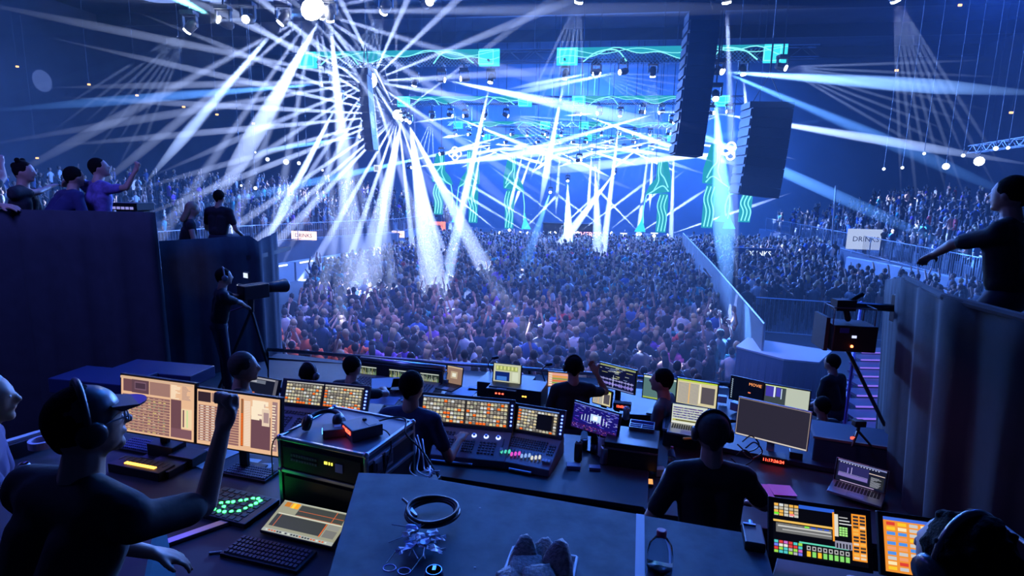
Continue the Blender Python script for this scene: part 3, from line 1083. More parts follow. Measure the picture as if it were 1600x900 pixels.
def ik(a, c, l1, l2, bend):
    """middle joint between a and c"""
    a, c = Vector(a), Vector(c)
    d = c - a
    L = min(d.length, (l1 + l2) * .999)
    if d.length < 1e-5:
        d = Vector((0, 0, -1e-3))
    u = d.normalized()
    x = (l1 * l1 - l2 * l2 + L * L) / (2 * L)
    h = math.sqrt(max(0, l1 * l1 - x * x))
    bn = Vector(bend) - u * Vector(bend).dot(u)
    bn = bn.normalized() if bn.length > 1e-5 else u.orthogonal().normalized()
    return a + u * x + bn * h, a + u * L


def hand(mb, wrist, d, up, side, s=1.0, fist=False, n=8, thumb=1):
    """palm, four fingers of unequal length and a thumb; d = pointing direction, up = back of the hand"""
    d = d.normalized(); up = (up - d * up.dot(d)).normalized(); x = d.cross(up) * side
    w0 = wrist + d * .01 * s
    mb.cap(w0 + x * .018 * s, w0 + d * .075 * s + x * .028 * s, .019 * s, .016 * s, n=n)
    mb.cap(w0, w0 + d * .08 * s, .020 * s, .017 * s, n=n)
    mb.cap(w0 - x * .018 * s, w0 + d * .072 * s - x * .028 * s, .019 * s, .016 * s, n=n)
    for k, (o, L) in enumerate(((.031, .066), (.010, .078), (-.011, .072), (-.031, .056))):
        b0 = w0 + d * .082 * s + x * o * s
        if fist:
            p1 = b0 + d * .022 * s - up * .008 * s
            p2 = p1 - up * .030 * s - d * .004 * s
            p3 = p2 - d * .028 * s + up * .006 * s
        else:
            p1 = b0 + d * L * .45 * s + x * o * .15 - up * .004 * s
            p2 = p1 + d * L * .32 * s - up * .012 * s
            p3 = p2 + d * L * .22 * s - up * .014 * s
        mb.cap(b0, p1, .0105 * s, .0098 * s, n=n); mb.cap(p1, p2, .0098 * s, .009 * s, n=n); mb.cap(p2, p3, .009 * s, .008 * s, n=n)
    t0 = w0 + d * .02 * s + x * .03 * s
    if fist:
        t1 = t0 + d * .035 * s + x * .012 * s - up * .022 * s
        t2 = t1 + d * .025 * s - x * .03 * s - up * .018 * s
    else:
        t1 = t0 + d * .03 * s + x * .028 * s - up * .01 * s
        t2 = t1 + d * .03 * s + x * .012 * s - up * .008 * s
    mb.cap(t0, t1, .014 * s, .012 * s, n=n); mb.cap(t1, t2, .012 * s, .010 * s, n=n)


def person(label, head, yaw, floor, lean=8, armL=None, armR=None, shirt=TEE_BLACK, skin=SKIN, hairm=HAIR, hair='short', s=1.0, vox=.012, look=0.0, nod=0,
           cap=None, phones=None, group=None, fistR=False, fistL=False, sleeve=.62, width=1.0, seat=False, glasses=False, trousers=JEANS, pelvis=None):
    """a figure whose head centre sits at HEAD (world); yaw turns the body (0 = away from the camera), look turns the head further"""
    head = Vector(head)
    root = thing('person', label, 'person', (head.x, head.y, floor), yaw, group)
    inv = Matrix.Rotation(-yaw, 3, 'Z')
    loc = lambda p: inv @ (Vector(p) - root.location)
    H = Vector((0, 0, head.z - floor))
    nb = H + Vector((0, -.035 * s, -.178 * s))                 # base of the neck
    a = R(lean)
    td = Vector((0, math.sin(a), math.cos(a)))
    pel = nb - td * .52 * s
    w_ = .20 * s * width
    legs = []
    sx = Vector((1, 0, 0))
    body = MB(); sh = MB(); tr = MB(); hr = MB()
    Hq = Matrix.Rotation(look, 3, 'Z') @ Matrix.Rotation(R(nod), 3, 'X')
    hp = lambda x, y, z: H + Hq @ Vector((x * s, y * s, z * s))
    # head: skull, face, jaw, nose, brow, lips, ears
    rot = Hq.to_quaternion()
    body.ball(H, (.082 * s, .100 * s, .112 * s), n=20, rot=rot)
    body.ball(hp(0, .028, -.045), (.060 * s, .066 * s, .075 * s), n=16, rot=rot)
    body.cap(hp(0, .070, -.092), hp(0, .060, -.088), .028 * s, n=10)
    body.cap(hp(0, .092, .012), hp(0, .112, -.022), .010 * s, .015 * s)
    body.cap(hp(-.03, .084, .022), hp(.03, .084, .022), .013 * s)
    body.cap(hp(-.018, .094, -.055), hp(.018, .094, -.055), .009 * s)
    for k in (-1, 1):
        body.ball(hp(k * .079, -.004, -.012), (.012 * s, .022 * s, .032 * s), n=8, rot=rot)
    # neck and torso, one body under the clothes
    body.cap(hp(0, -.012, -.07), nb, .056 * s, .066 * s)
    chest = nb - td * .17 * s + Vector((0, .01, 0))
    for mbx, e in ((body, 0), (sh, .012)):
        mbx.cap(nb - td * .08 * s - sx * w_ * .55, nb - td * .08 * s + sx * w_ * .55, (.075 + e) * s, n=14)
        mbx.cap(nb - td * .045 * s - sx * w_ * .45, nb - td * .045 * s + sx * w_ * .45, (.058 + e) * s, n=12)
        for k in (-1, 1):
            mbx.cap(chest + sx * k * .075 * s * width, pel + td * .1 * s + sx * k * .055 * s * width, (.100 + e) * s, (.092 + e) * s, n=14)
            mbx.cap(nb + sx * k * .03 * s - td * .02 * s, nb + sx * k * w_ * .95 - td * .055 * s, (.048 + e * .8) * s, (.052 + e) * s)
        mbx.cap(pel + td * .12 * s - sx * .05 * s, pel + td * .12 * s + sx * .05 * s, (.105 + e) * s, n=14)
    for k in (-1, 1):
        hp_ = pel + sx * k * .085 * s
        if seat:
            kn = hp_ + Vector((k * .05 * s, .43 * s, -.03 * s)); an = kn + Vector((0, .02, -.42 * s))
            if an.z < .08: an.z = .08
        else:
            fx = Vector((hp_.x + k * .03 * s, pel.y * .3, .085))
            kn, an = ik(hp_, fx, .45 * s, .45 * s, (0, 1, .1))
            an.z = min(an.z, max(an.z, .085))
        for mbx, e in ((body, 0), (tr, .014)):
            mbx.cap(hp_, kn, (.085 + e) * s, (.055 + e) * s, n=12)
            mbx.cap(kn, an, (.052 + e) * s, (.036 + e * 1.4) * s, n=12)
        body.cap(an + Vector((0, -.03, -.04)) * s, an + Vector((0, .15, -.05)) * s, .04 * s, .035 * s)
        legs.append(an)
    for mbx, e in ((tr, .014),):
        mbx.cap(pel - sx * .06 * s, pel + sx * .06 * s, (.115) * s, n=14)
    body.cap(pel - sx * .06 * s, pel + sx * .06 * s, (.10) * s, n=14)
    # arms
    for k, arm, fist in ((-1, armL, fistL), (1, armR, fistR)):
        so = nb + sx * k * w_ * .97 - td * .085 * s
        if arm is None:
            el = so + Vector((k * .07, .03, -.27)) * s; wr = el + Vector((-k * .02, .20, -.13)) * s; bend = None
        else:
            if len(arm) == 2:
                el, wr = loc(arm[0]), loc(arm[1])
                e2 = so + (el - so).normalized() * .29 * s
                wr = e2 + (wr - e2).normalized() * min((wr - e2).length, .27 * s) if (wr - e2).length > .27 * s else wr
                el = e2
            else:
                el, wr = ik(so, loc(arm[0]), .29 * s, .26 * s, (k * .6, -.3, -1))
        body.cap(so, el, .048 * s, .038 * s, n=12); body.cap(el, wr, .040 * s, .026 * s, n=12)
        q = el.lerp(so, 1 - sleeve)
        sh.cap(so, so.lerp(el, sleeve), .062 * s, .058 * s, n=12)
        if sleeve > .95:
            sh.cap(el, el.lerp(wr, .9), .054 * s, .038 * s, n=12)
        d = (wr - el).normalized()
        upv = Vector((0, 0, 1)) if abs(d.z) < .8 else Vector((0, 1, .0))
        hand(body, wr, d, upv, -k, s, fist)
    remeshed(body, 'body', skin, vox, root, 2)
    if shirt:
        remeshed(sh, 'shirt', shirt, max(vox, .014), root, 5)
    remeshed(tr, 'trousers', trousers, max(vox, .018), root, 4)
    # hair
    if hair in ('short', 'long', 'curly', 'bun'):
        hr.ball(hp(0, -.016, .022), (.091 * s, .101 * s, .104 * s), n=20, rot=rot)
        hr.cap(hp(0, -.070, -.02), hp(0, -.066, -.055), .040 * s, .030 * s)
        if hair == 'long':
            for k in (-1, 0, 1):
                hr.cap(hp(k * .05, -.045, 0), hp(k * .06, -.05, -.22), .045 * s, .035 * s)
        if hair == 'bun':
            for k in (-1, 1):
                hr.ball(hp(k * .055, -.03, .125), .032 * s, n=10)
            hr.ball(hp(0, -.085, .06), .045 * s, n=10)
        if hair == 'curly':
            r_ = random.Random(4)
            for _ in range(60):
                t, f = r_.uniform(0, 6.28), r_.uniform(-.2, 1.45)
                hr.ball(hp(.092 * math.cos(t) * math.cos(f), -.02 + .10 * math.sin(t) * math.cos(f), .03 + .10 * math.sin(f)), .013 * s, n=6)
        # keep the face free
        vcut = [v for v in hr.v]
        o = remeshed(hr, 'hair', hairm, max(.008, vox * .7), root, 1)
        inv3 = Hq.inverted()
        for v in o.data.vertices:
            q = inv3 @ (v.co - H)
            if q.y > .052 * s and q.z < .062 * s:
                v.co = H + Hq @ Vector((q.x * .8, .03 * s, q.z))
    for k in (-1, 1):
        MB().ball(hp(k * .028, .086, .003), .0095 * s, n=8).build('eye', mat('eye_white', (.5, .5, .5), .3), root, smooth=True)
    if cap:
        b = MB(); b.ball(hp(0, -.008, .035), (.091 * s, .104 * s, .088 * s), n=20, rot=rot)
        b2 = remeshed(b, 'cap', cap, .009, root, 1)
        b = MB()
        pts = [hp(x, .085 + .085 * math.sqrt(max(0, 1 - (x / .078) ** 2)), .045 - .012) for x in np.linspace(-.078, .078, 11)]
        base = [hp(x, .060, .05) for x in np.linspace(.078, -.078, 11)]
        n = len(pts) + len(base)
        ring = pts + base
        off = Hq @ Vector((0, 0, .006 * s))
        b.add(ring + [p + off for p in ring], [tuple(range(n))[::-1], tuple(range(n, 2 * n))] + [(i, (i + 1) % n, n + (i + 1) % n, n + i) for i in range(n)])
        b.build('cap_peak', cap, b2)
    if phones:
        hb = root
        e = .0 if not cap else .008
        b = MB()
        arc = [hp((.092 + e) * math.sin(t), -.01, .01 + (.122 + e) * math.cos(t)) for t in np.linspace(-1.62, 1.62, 15)]
        b.tube(arc, .011 * s, n=8)
        band = b.build('headphones', phones, root, smooth=True)
        for k in (-1, 1):
            q = Hq @ Vector((k, 0, 0))
            b = MB(); b.lathe([(.020 * s, -.012), (.040 * s, -.010), (.043 * s, .006), (.038 * s, .022), (.015 * s, .027)], hp(k * .088, -.004, -.012), n=16, axis=q)
            b.build('ear_cup', phones, band, smooth=True)
    if glasses:
        b = MB()
        for k in (-1, 1):
            c = hp(k * .032, .104, .004)
            b.tube([c + Hq @ Vector((.022 * math.cos(t), 0, .018 * math.sin(t))) * s for t in np.linspace(0, 6.283, 13)], .0025, n=5, close=False)
            b.tube([hp(k * .054, .10, .006), hp(k * .082, .0, .006)], .003, n=5)
        b.build('glasses', WHITEP, root)
    return root


# ------------------------------------------------------------------ the crowd
def crowd_shape(pose, seed, lite=False):
    """a small dancing figure at the origin facing +y (towards the stage)"""
    r = random.Random(seed)
    b = MB()
    n = 6 if lite else 8
    tw = r.uniform(-.12, .12)
    b.c = (1, 0, 0)   # trousers
    for k in (-1, 1):
        b.tube([(k * .11, .02, .02), (k * .10, .03, .48), (k * .085, 0, .92)], [.05, .062, .085], n=4 if lite else 6)
    b.c = (0, 1, 0)   # shirt
    b.add([], [])
    rings = [(.165, .11, .88), (.155, .105, 1.05), (.185, .115, 1.25), (.215, .11, 1.40), (.14, .085, 1.475), (.055, .055, 1.51)]
    vs, fs = [], []
    for rx, ry, z in rings:
        for i in range(n):
            t = 2 * math.pi * i / n
            vs.append((rx * math.cos(t), ry * math.sin(t) + (z - .9) * .06, z))
    for j in range(len(rings) - 1):
        for i in range(n):
            q = (i + 1) % n
            fs.append((j * n + i, j * n + q, (j + 1) * n + q, (j + 1) * n + i))
    fs.append(tuple(range(n - 1, -1, -1)))
    b.add(vs, fs)
    b.c = (0, 0, 1)   # skin
    hz = 1.64
    b.tube([(0, .02, 1.46), (0, .03, 1.58)], .052, n=5 if lite else 8)
    b.ball((tw * .2, .045, hz), (.074, .092, .112), n=6 if lite else 10)
    if not lite:
        b.cap((tw * .2, .13, hz), (tw * .2, .15, hz - .03), .012, .016, n=5)
        for k in (-1, 1):
            b.ball((k * .077, .03, hz - .01), (.012, .02, .03), n=6)
    poses = {'down': ((.27, .03, 1.08), (.26, .2, .9)), 'up': ((.30, .05, 1.58), (.22, .08, 1.88)), 'out': ((.40, .1, 1.34), (.52, .22, 1.55)), 'phone': ((.26, .18, 1.22), (.12, .36, 1.50)),
             'high': ((.24, .03, 1.66), (.14, .05, 1.96)), 'bent': ((.31, .02, 1.14), (.14, .26, 1.20))}
    A, Bq = pose
    for k, pz in ((-1, A), (1, Bq)):
        e, h_ = poses[pz]
        e = (k * e[0], e[1], e[2]); h_ = (k * h_[0], h_[1], h_[2])
        s0 = Vector((k * .20, .03, 1.40))
        m_ = s0.lerp(Vector(e), .55)
        b.c = (0, 1, 0)
        b.tube([s0, m_], [.062, .056], n=5 if lite else 7)
        b.c = (0, 0, 1)
        if lite:
            b.tube([m_, e, h_], [.040, .036, .030], n=4)
        else:
            b.tube([m_, e, h_], [.042, .037, .027], n=7)
            d = (Vector(h_) - Vector(e)).normalized()
            hand(b, Vector(h_), d, Vector((0, -1, .2)) if abs(d.z) > .5 else Vector((0, 0, 1)), -k, 1.0, n=4)
    b.c = (1, 1, 0)   # hair
    long_ = r.random() < .35
    b.ball((tw * .2, .022, hz + .02), (.084, .092, .105), n=6 if lite else 10)
    if long_:
        b.tube([(tw * .2, -.03, hz), (tw * .2, -.06, hz - .15), (tw * .2, -.07, hz - .30)], [.075, .085, .06], n=5 if lite else 8)
    return b, long_


PH = {'down': 'arms down', 'up': 'arm up', 'out': 'arms out', 'phone': 'holding up a phone', 'high': 'arms high'}
POSES = [('down', 'down'), ('down', 'up'), ('bent', 'down'), ('phone', 'phone'), ('high', 'high'), ('bent', 'bent'), ('up', 'out'), ('out', 'down'), ('high', 'down'), ('bent', 'up')]
POSE_WORDS = ['with both arms down', 'with the right arm raised', 'with the left arm bent', 'holding both hands before the face', 'with both arms straight up',
              'with both arms bent', 'with both arms lifted wide', 'with the left arm out', 'with the left arm straight up', 'with the right fist up']
SHIRTS = {'black': (.015, .015, .02), 'navy': (.02, .04, .12), 'white': (.62, .62, .65), 'grey': (.16, .16, .18), 'orange': (.95, .16, .04), 'purple': (.28, .10, .55), 'pink': (.75, .12, .35),
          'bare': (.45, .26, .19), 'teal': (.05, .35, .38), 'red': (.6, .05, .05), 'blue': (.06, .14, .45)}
HAIRS = {'dark': (.02, .016, .014), 'brown': (.09, .05, .03), 'blond': (.48, .36, .18)}
SKINS = [(.48, .29, .21), (.40, .23, .16), (.30, .17, .12)]
CM = {}


def cmat(kind, name, col):
    return mat('crowd_%s_%s' % (kind, name), col, .75)


VAR = []
for i, p in enumerate(POSES):
    for sd in (0, 1):
        b, lg = crowd_shape(p, i * 7 + sd * 3 + 1)
        me = bpy.data.meshes.new('reveller')
        me.from_pydata(b.v, [], b.f)
        idx = {(1, 0, 0): 0, (0, 1, 0): 1, (0, 0, 1): 2, (1, 1, 0): 3}
        for q in (JEANS, TEE_BLACK, SKIN, HAIR):
            me.materials.append(q)
        me.polygons.foreach_set('material_index', [idx[c] for c in b.col])
        me.shade_smooth()
        VAR.append((me, i, lg))
PW = [w for w in (10, 4, 7, 2, 1, 8, 1, 2, 2, 2) for _ in (0, 1)]
PWL = PW[::2]
LITE = []
for i, p in enumerate(POSES):
    b, lg = crowd_shape(p, i * 5 + 2, True)
    LITE.append((np.array(b.v, dtype=np.float32), b.f, b.col))


def inside_floor(u, v):
    return v > 9.6 and v < 45.5 and u < 1.15 + .125 * v * .98 + (.0 if v < 13 else .45) and u > (-8.2 - (v - 13) * .42 if v < 24 else -13.2) and not (v < 13.0 and u > 2.2)


def jitter_grid(u0, u1, v0, v1, su, sv, seed, ok):
    r = random.Random(seed)
    out = []
    v = v0
    row = 0
    while v < v1:
        u = u0 + (row % 2) * su / 2
        while u < u1:
            uu, vv = u + r.uniform(-.32, .32) * su, v + r.uniform(-.32, .32) * sv
            if ok(uu, vv):
                out.append((uu, vv))
            u += su
        v += sv
        row += 1
    return out


pts = jitter_grid(-15, 8, 9.7, 45.5, .56, .60, 11, inside_floor)
vis = []
for u, v in pts:
    p = h2w(u, v, 1.62)
    x, y = project(p)
    if -20 < x < 1620 and y < 640:
        vis.append((p.length, u, v, x, y))
vis.sort()
near, far = vis[:300], vis[300:]
# particular people the photograph singles out: shirt colours by picture place
SPOT = [((446, 520), 'orange', 26), ((462, 528), 'orange', 20), ((500, 548), 'orange', 26), ((530, 552), 'orange', 24), ((560, 556), 'orange', 18), ((480, 556), 'orange', 20), ((590, 545), 'purple', 22), ((640, 555), 'purple', 14),
        ((680, 500), 'white', 10), ((700, 505), 'white', 9), ((780, 510), 'white', 9), ((1065, 545), 'pink', 14), ((905, 545), 'bare', 14), ((925, 530), 'bare', 12), ((1060, 500), 'white', 9), ((833, 548), 'teal', 10),  # the teal shirt stands in for green laser light on a head
        ((1035, 520), 'bare', 14), ((1080, 490), 'bare', 14), ((960, 520), 'bare', 14), ((1072, 515), 'red', 7), ((570, 540), 'pink', 12)]
cr = random.Random(21)
AREA_NAMES = [(0, 520, 'far left'), (520, 640, 'left'), (640, 760, 'left of centre'), (760, 880, 'centre'), (880, 1000, 'right of centre'), (1000, 1080, 'right'), (1080, 1700, 'by right barrier')]
seen = {}
ROWW = ['front row', 'second row', 'third row', 'fourth row', 'fifth row', 'sixth row', 'seventh row', 'eighth row']
first = {}
for k, (dist, u, v, x, y) in enumerate(near):
    me, pi, lg = VAR[cr.choices(range(len(VAR)), PW)[0]]
    shirt = cr.choices(['black', 'navy', 'white', 'grey', 'bare', 'blue', 'teal', 'purple', 'red'], [34, 16, 9, 12, 13, 6, 3, 3, 1])[0]
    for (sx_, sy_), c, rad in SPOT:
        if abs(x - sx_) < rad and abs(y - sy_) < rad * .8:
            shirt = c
    hair = cr.choices(['dark', 'brown', 'blond'], [6, 4, 3])[0]
    o = bpy.data.objects.new('person', me)
    C.objects.link(o)
    s = cr.uniform(.92, 1.06)
    o.location = h2w(u, v, 0)
    o.scale = (s, s, s)
    o.rotation_euler = (R(cr.uniform(-4, 4)), R(cr.uniform(-4, 4)), -HALL + R(cr.gauss(0, 28)))
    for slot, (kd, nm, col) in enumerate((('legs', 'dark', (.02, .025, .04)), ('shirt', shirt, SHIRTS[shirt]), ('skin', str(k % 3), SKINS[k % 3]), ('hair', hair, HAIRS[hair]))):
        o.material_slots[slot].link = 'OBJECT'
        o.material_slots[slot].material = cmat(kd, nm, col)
    an = [n for a, c, n in AREA_NAMES if a <= x < c or c == 1700][0]
    rown = 'near row' if dist < 13 else ('middle rows' if dist < 15 else 'farther rows')
    what = 'bare-chested dancer' if shirt == 'bare' else 'dancer in %s' % {'black': 'black', 'navy': 'navy', 'white': 'white', 'grey': 'grey', 'orange': 'an orange shirt', 'purple': 'a purple shirt', 'pink': 'a pink top', 'teal': 'a teal top', 'red': 'a red shirt', 'blue': 'a blue shirt'}[shirt]
    vv = u * 0 + v
    row = ROWW[max(0, min(7, int((vv - 9.6) / .62)))]
    lab = '%s, %s %s hair, %s, %s' % (what, 'long' if lg else 'short', hair, POSE_WORDS[pi].replace('with ', '').replace('both arms', 'arms').replace('the ', '').replace('straight ', ''), an)
    lab = lab.replace('dancer in a ', 'dancer, ').replace('dancer in an ', 'dancer, ').replace('holding both hands before face', 'hands before face') + ', ' + row
    seen[lab] = seen.get(lab, 0) + 1
    if seen[lab] > 1:
        lab = lab.replace(shirt + ' ', 'plain ' + shirt + ' ', 1).replace(', centre,', ', mid,').replace('dancer in', 'taller dancer in' if s > 1 else 'smaller dancer in').replace('bare-chested', 'tall bare-chested' if s > 1 else 'small bare-chested')
    tag(o, lab, 'person', 'dancers in the near part of the floor crowd')


def mass(name, label, places, seed, dense_colors=None):
    """thousands of far people as one object with per-person colours"""
    r = random.Random(seed)
    V, F, COL = [], [], []
    off = 0
    arrs = []; faces = []; cols = []
    for (x, y, z, rz) in places:
        vv, ff, cc = LITE[r.choices(range(len(LITE)), PWL)[0]]
        s = r.uniform(.92, 1.06)
        c, sn = math.cos(rz), math.sin(rz)
        M = np.array([[c, -sn, 0], [sn, c, 0], [0, 0, 1]], dtype=np.float32) * s
        arrs.append(vv @ M.T + np.array([x, y, z], dtype=np.float32))
        shirt = SHIRTS[r.choices(['black', 'navy', 'white', 'grey', 'bare', 'blue', 'teal', 'purple', 'red'], [34, 16, 9, 12, 10, 6, 3, 3, 1])[0]]
        hair = HAIRS[r.choices(['dark', 'brown', 'blond'], [6, 4, 2])[0]]
        skin = SKINS[r.randrange(3)]
        cm = {(1, 0, 0): (.02, .025, .04), (0, 1, 0): shirt, (0, 0, 1): skin, (1, 1, 0): hair}
        for f, c_ in zip(ff, cc):
            faces.append([i + off for i in f])
            cols.append((cm[c_], len(f)))
        off += len(vv)
    me = bpy.data.meshes.new(name)
    me.from_pydata(np.concatenate(arrs), [], faces)
    a = me.color_attributes.new('Col', 'FLOAT_COLOR', 'CORNER')
    data = np.empty((sum(n for _, n in cols), 4), dtype=np.float32)
    i = 0
    for c_, n in cols:
        data[i:i + n, :3] = c_; data[i:i + n, 3] = 1
        i += n
    a.data.foreach_set('color', data.ravel())
    me.shade_smooth()
    me.materials.append(attr_mat('crowd_colours'))
    o = bpy.data.objects.new(name, me)
    C.objects.link(o)
    tag(o, label, 'crowd', kind='stuff')
    return o


mass('crowd', 'dense far crowd packing the dance floor up to the stage', [(*h2w(u, v, 0), -HALL + R(cr.gauss(0, 30))) for _, u, v, x, y in far], 5)
pl = []
r = random.Random(8)
for t in np.linspace(.05, .97, 76):
    u, v = left_front(t)
    for k in range(7):
        if r.random() < .9:
            uu, vv = u - .5 - 1.6 * k - r.uniform(0, .8), v + r.uniform(-.25, .25)
            pl.append((*h2w(uu, vv, 1.5 + .42 * int(max(0, (left_front(t)[0] - uu)) / 1.6)), -HALL - .9 + r.gauss(0, .4)))
mass('crowd', 'standing crowd on the stepped tier along the left side', pl, 6)
pl = []
for v in np.arange(24, 58, .62):
    for k in range(7):
        if r.random() < .85:
            uu = 15.4 + 1.7 * k + r.uniform(0, 1.0)
            pl.append((*h2w(uu, v + r.uniform(-.25, .25), 1.6 + .42 * int((uu - 15) / 1.7)), -HALL + .9 + r.gauss(0, .4)))
mass('crowd', 'standing crowd on the stepped tier along the right side', pl, 7)
pl = []
for u, v in jitter_grid(4.4, 14.6, 17.6, 43, .62, .62, 14, lambda u, v: u > 4.4 + (v - 12) * .06 and v > 20.2 and not (u > 10.8 and 25 < v < 38)):
    pl.append((*h2w(u, v, .5), -HALL + .5 + r.gauss(0, .5)))
mass('crowd', 'crowd on the low raised floor right of the dance floor', pl, 9)


def one(u, v, z, rz, pose, shirt, hair, label, s=1.0, lg=False):
    c = [q for q in VAR if q[1] == pose][0]
    o = bpy.data.objects.new('person', c[0])
    C.objects.link(o)
    o.location = h2w(u, v, z); o.rotation_euler = (0, 0, rz); o.scale = (s, s, s)
    for slot, (kd, nm, col) in enumerate((('legs', 'dark', (.02, .025, .04)), ('shirt', shirt, SHIRTS[shirt]), ('skin', '1', SKINS[1]), ('hair', hair, HAIRS[hair]))):
        o.material_slots[slot].link = 'OBJECT'
        o.material_slots[slot].material = cmat(kd, nm, col)
    return tag(o, label, 'person')


one(4.55, 18.9, .5, -HALL, 0, 'black', 'dark', 'dark figure standing with back turned at the corner of the raised floor railing', 1.04)
one(5.3, 20.6, .5, -HALL + .5, 5, 'white', 'dark', 'person in a white shirt just beyond the raised floor railing corner')
one(4.55, 23.6, .5, .6, 7, 'black', 'dark', 'dark figure leaning out over the far end of the right barrier')
one(4.95, 22.6, .5, .3, 0, 'black', 'brown', 'second dark figure by the far end of the right barrier')

# ================================================================== THE MIXING POSITION
PLAT = mat('stage_platform', (.02, .022, .03), .8, noise=.4, scale=5)
SKIRT = mat('desk_skirt', (.012, .014, .022), .95, noise=.3, scale=6, bump=.2)


def slab_px(name, label, pts, z, th, m, cat='desk', drop=None, skirt=SKIRT, lip=None):
    """a table top whose corners lie at these picture points at height z; cloth skirt down to drop"""
    P = [at_z(x, y, z) for x, y in pts]
    o0 = sum(P, Vector()) / len(P)
    base = drop if drop is not None else z - th
    t = thing(name, label, cat, (o0.x, o0.y, base), 0)
    o = Vector((o0.x, o0.y, base))
    Q = [p - o for p in P]
    if sum((Q[i].x * Q[(i + 1) % len(Q)].y - Q[(i + 1) % len(Q)].x * Q[i].y) for i in range(len(Q))) < 0:
        Q = Q[::-1]
    n = len(Q)
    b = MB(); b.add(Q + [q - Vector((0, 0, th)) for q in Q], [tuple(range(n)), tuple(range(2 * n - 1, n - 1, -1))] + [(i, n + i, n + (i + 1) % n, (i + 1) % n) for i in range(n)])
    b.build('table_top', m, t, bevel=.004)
    if drop is not None:
        c = sum(Q, Vector()) / n
        b = MB()
        for i in range(n):
            a, d = Q[i].lerp(c, .02), Q[(i + 1) % n].lerp(c, .02)
            k = max(2, int((d - a).length / .06))
            nn = (d - a).normalized().cross(Vector((0, 0, 1)))
            row = []
            for j in range(k + 1):
                p = a.lerp(d, j / k)
                f = .018 * math.sin(j * 1.9)
                row.append((Vector((p.x, p.y, z - base - th)), Vector((p.x, p.y, 0)) + nn * f))
            for j in range(k):
                b.add([row[j][0], row[j + 1][0], row[j + 1][1], row[j][1]], [(3, 2, 1, 0)])
        b.build('cloth_skirt', skirt, t)
    return t


def plate(name, cx, cy, sx, sy, z0, z1, m, label, cat='platform'):
    o = MB().box((0, 0, (z1 - z0) / 2), (sx, sy, z1 - z0)).build(name, m, None, bevel=.01, loc=(cx, cy, z0), rz=DESK)
    return tag(o, label, cat)


structure_names = []
o = plate('platform', .2, 6.0, 12.0, 5.6, 0, 2.1, PLAT, 'black platform that carries the front mixing desks')
o['kind'] = 'structure'
o = plate('platform', -.9, 1.2, 9.5, 3.4, 0, 2.5, PLAT, 'black upper platform behind the mixing desks, under the nearest table')
o['kind'] = 'structure'

# ---- desks
slab_px('work_table', 'black cloth covered table nearest the camera, left of the white tape line', [(560, 738), (640, 741), (997, 803), (1000, 905), (990, 1010), (480, 1010)], 3.75, .03, CLOTH, 'table', 2.5)
slab_px('work_table', 'dark table right of the white tape line, with the big water bottle', [(1006, 805), (1192, 837), (1238, 1010), (1004, 1010)], 3.75, .03, CLOTH, 'table', 2.5)
P = [at_z(x, y, 3.752) for x, y in ((994, 803), (1007, 805), (1008, 1000), (990, 1000))]
b = MB(); b.add(P + [p + Vector((0, 0, .002)) for p in P], [(3, 2, 1, 0), (4, 5, 6, 7), (0, 1, 5, 4), (1, 2, 6, 5), (2, 3, 7, 6), (3, 0, 4, 7)])
tag(b.build('tape_strip', mat('white_tape', (.45, .47, .55), .7)), 'white tape strip over the joint between the two nearest tables', 'tape')
slab_px('control_desk', 'black desk with keyboards and pads below the twin monitors at the left', [(-70, 722), (95, 668), (330, 672), (690, 742), (560, 900), (500, 975), (-70, 975)], 3.3, .035, mat('desk_black', (.02, .022, .03), .55, noise=.4, scale=8), 'desk', 2.5)
slab_px('console_table', 'long black table carrying the lighting consoles', [(585, 650), (640, 655), (1015, 690), (1012, 800), (1005, 792), (690, 744)], 3.0, .035, mat('desk_black', (.02, .022, .03), .55), 'table', 2.1)
slab_px('console_table', 'black table under the left pair of lighting screens', [(368, 606), (600, 632), (560, 690), (360, 668)], 3.0, .035, mat('desk_black', (.02, .022, .03), .55), 'table', 2.1)
slab_px('control_desk', 'black desk on the right carrying the grey monitor and the pink notes', [(1012, 668), (1240, 655), (1420, 742), (1440, 860), (1012, 800)], 2.95, .035, mat('desk_black', (.02, .022, .03), .55), 'desk', 2.1)
slab_px('control_desk', 'black desk at the lower right under the colourful touch screens', [(1205, 905), (1215, 868), (1640, 935), (1640, 1080), (1200, 1080)], 3.5, .035, mat('desk_black', (.02, .022, .03), .55), 'desk', 2.5)
slab_px('front_desk', 'narrow desk along the front of the mixing position, with audio console and laptops', [(420, 562), (700, 577), (1130, 603), (1265, 640), (1240, 662), (860, 640), (420, 604)], 2.68, .04, mat('desk_black', (.02, .022, .03), .55), 'desk', 2.1)
# front guard rail of the mixing position
a, c = at_z(418, 546, 2.72), at_z(1140, 600, 2.72)
t = thing('guard_rail', 'long silver hand rail in front of the mixing desks', 'railing', (a.x, a.y, 2.1), 0)
o = Vector((a.x, a.y, 2.1))
b = MB(); b.tube([a - o, c - o], .028, n=8); b.build('rail', CHROME, t, smooth=True)
for k in range(6):
    p = a.lerp(c, k / 5) - o
    MB().tube([p, Vector((p.x, p.y, 0))], .02, n=6).build('post', BLACK, t)
d = c - a
b = MB(); nn = Vector((-d.y, d.x, 0)).normalized() * .01
q0, q1 = a - o - Vector((0, 0, .12)), c - o - Vector((0, 0, .12))
b.add([q0 - nn, q1 - nn, q1 + nn, q0 + nn] + [Vector((q.x, q.y, .0)) for q in (q0 - nn, q1 - nn, q1 + nn, q0 + nn)], [(0, 1, 2, 3), (4, 7, 6, 5), (0, 4, 5, 1), (2, 6, 7, 3), (1, 5, 6, 2), (3, 7, 4, 0)])
b.build('kick_panel', PANEL, t)


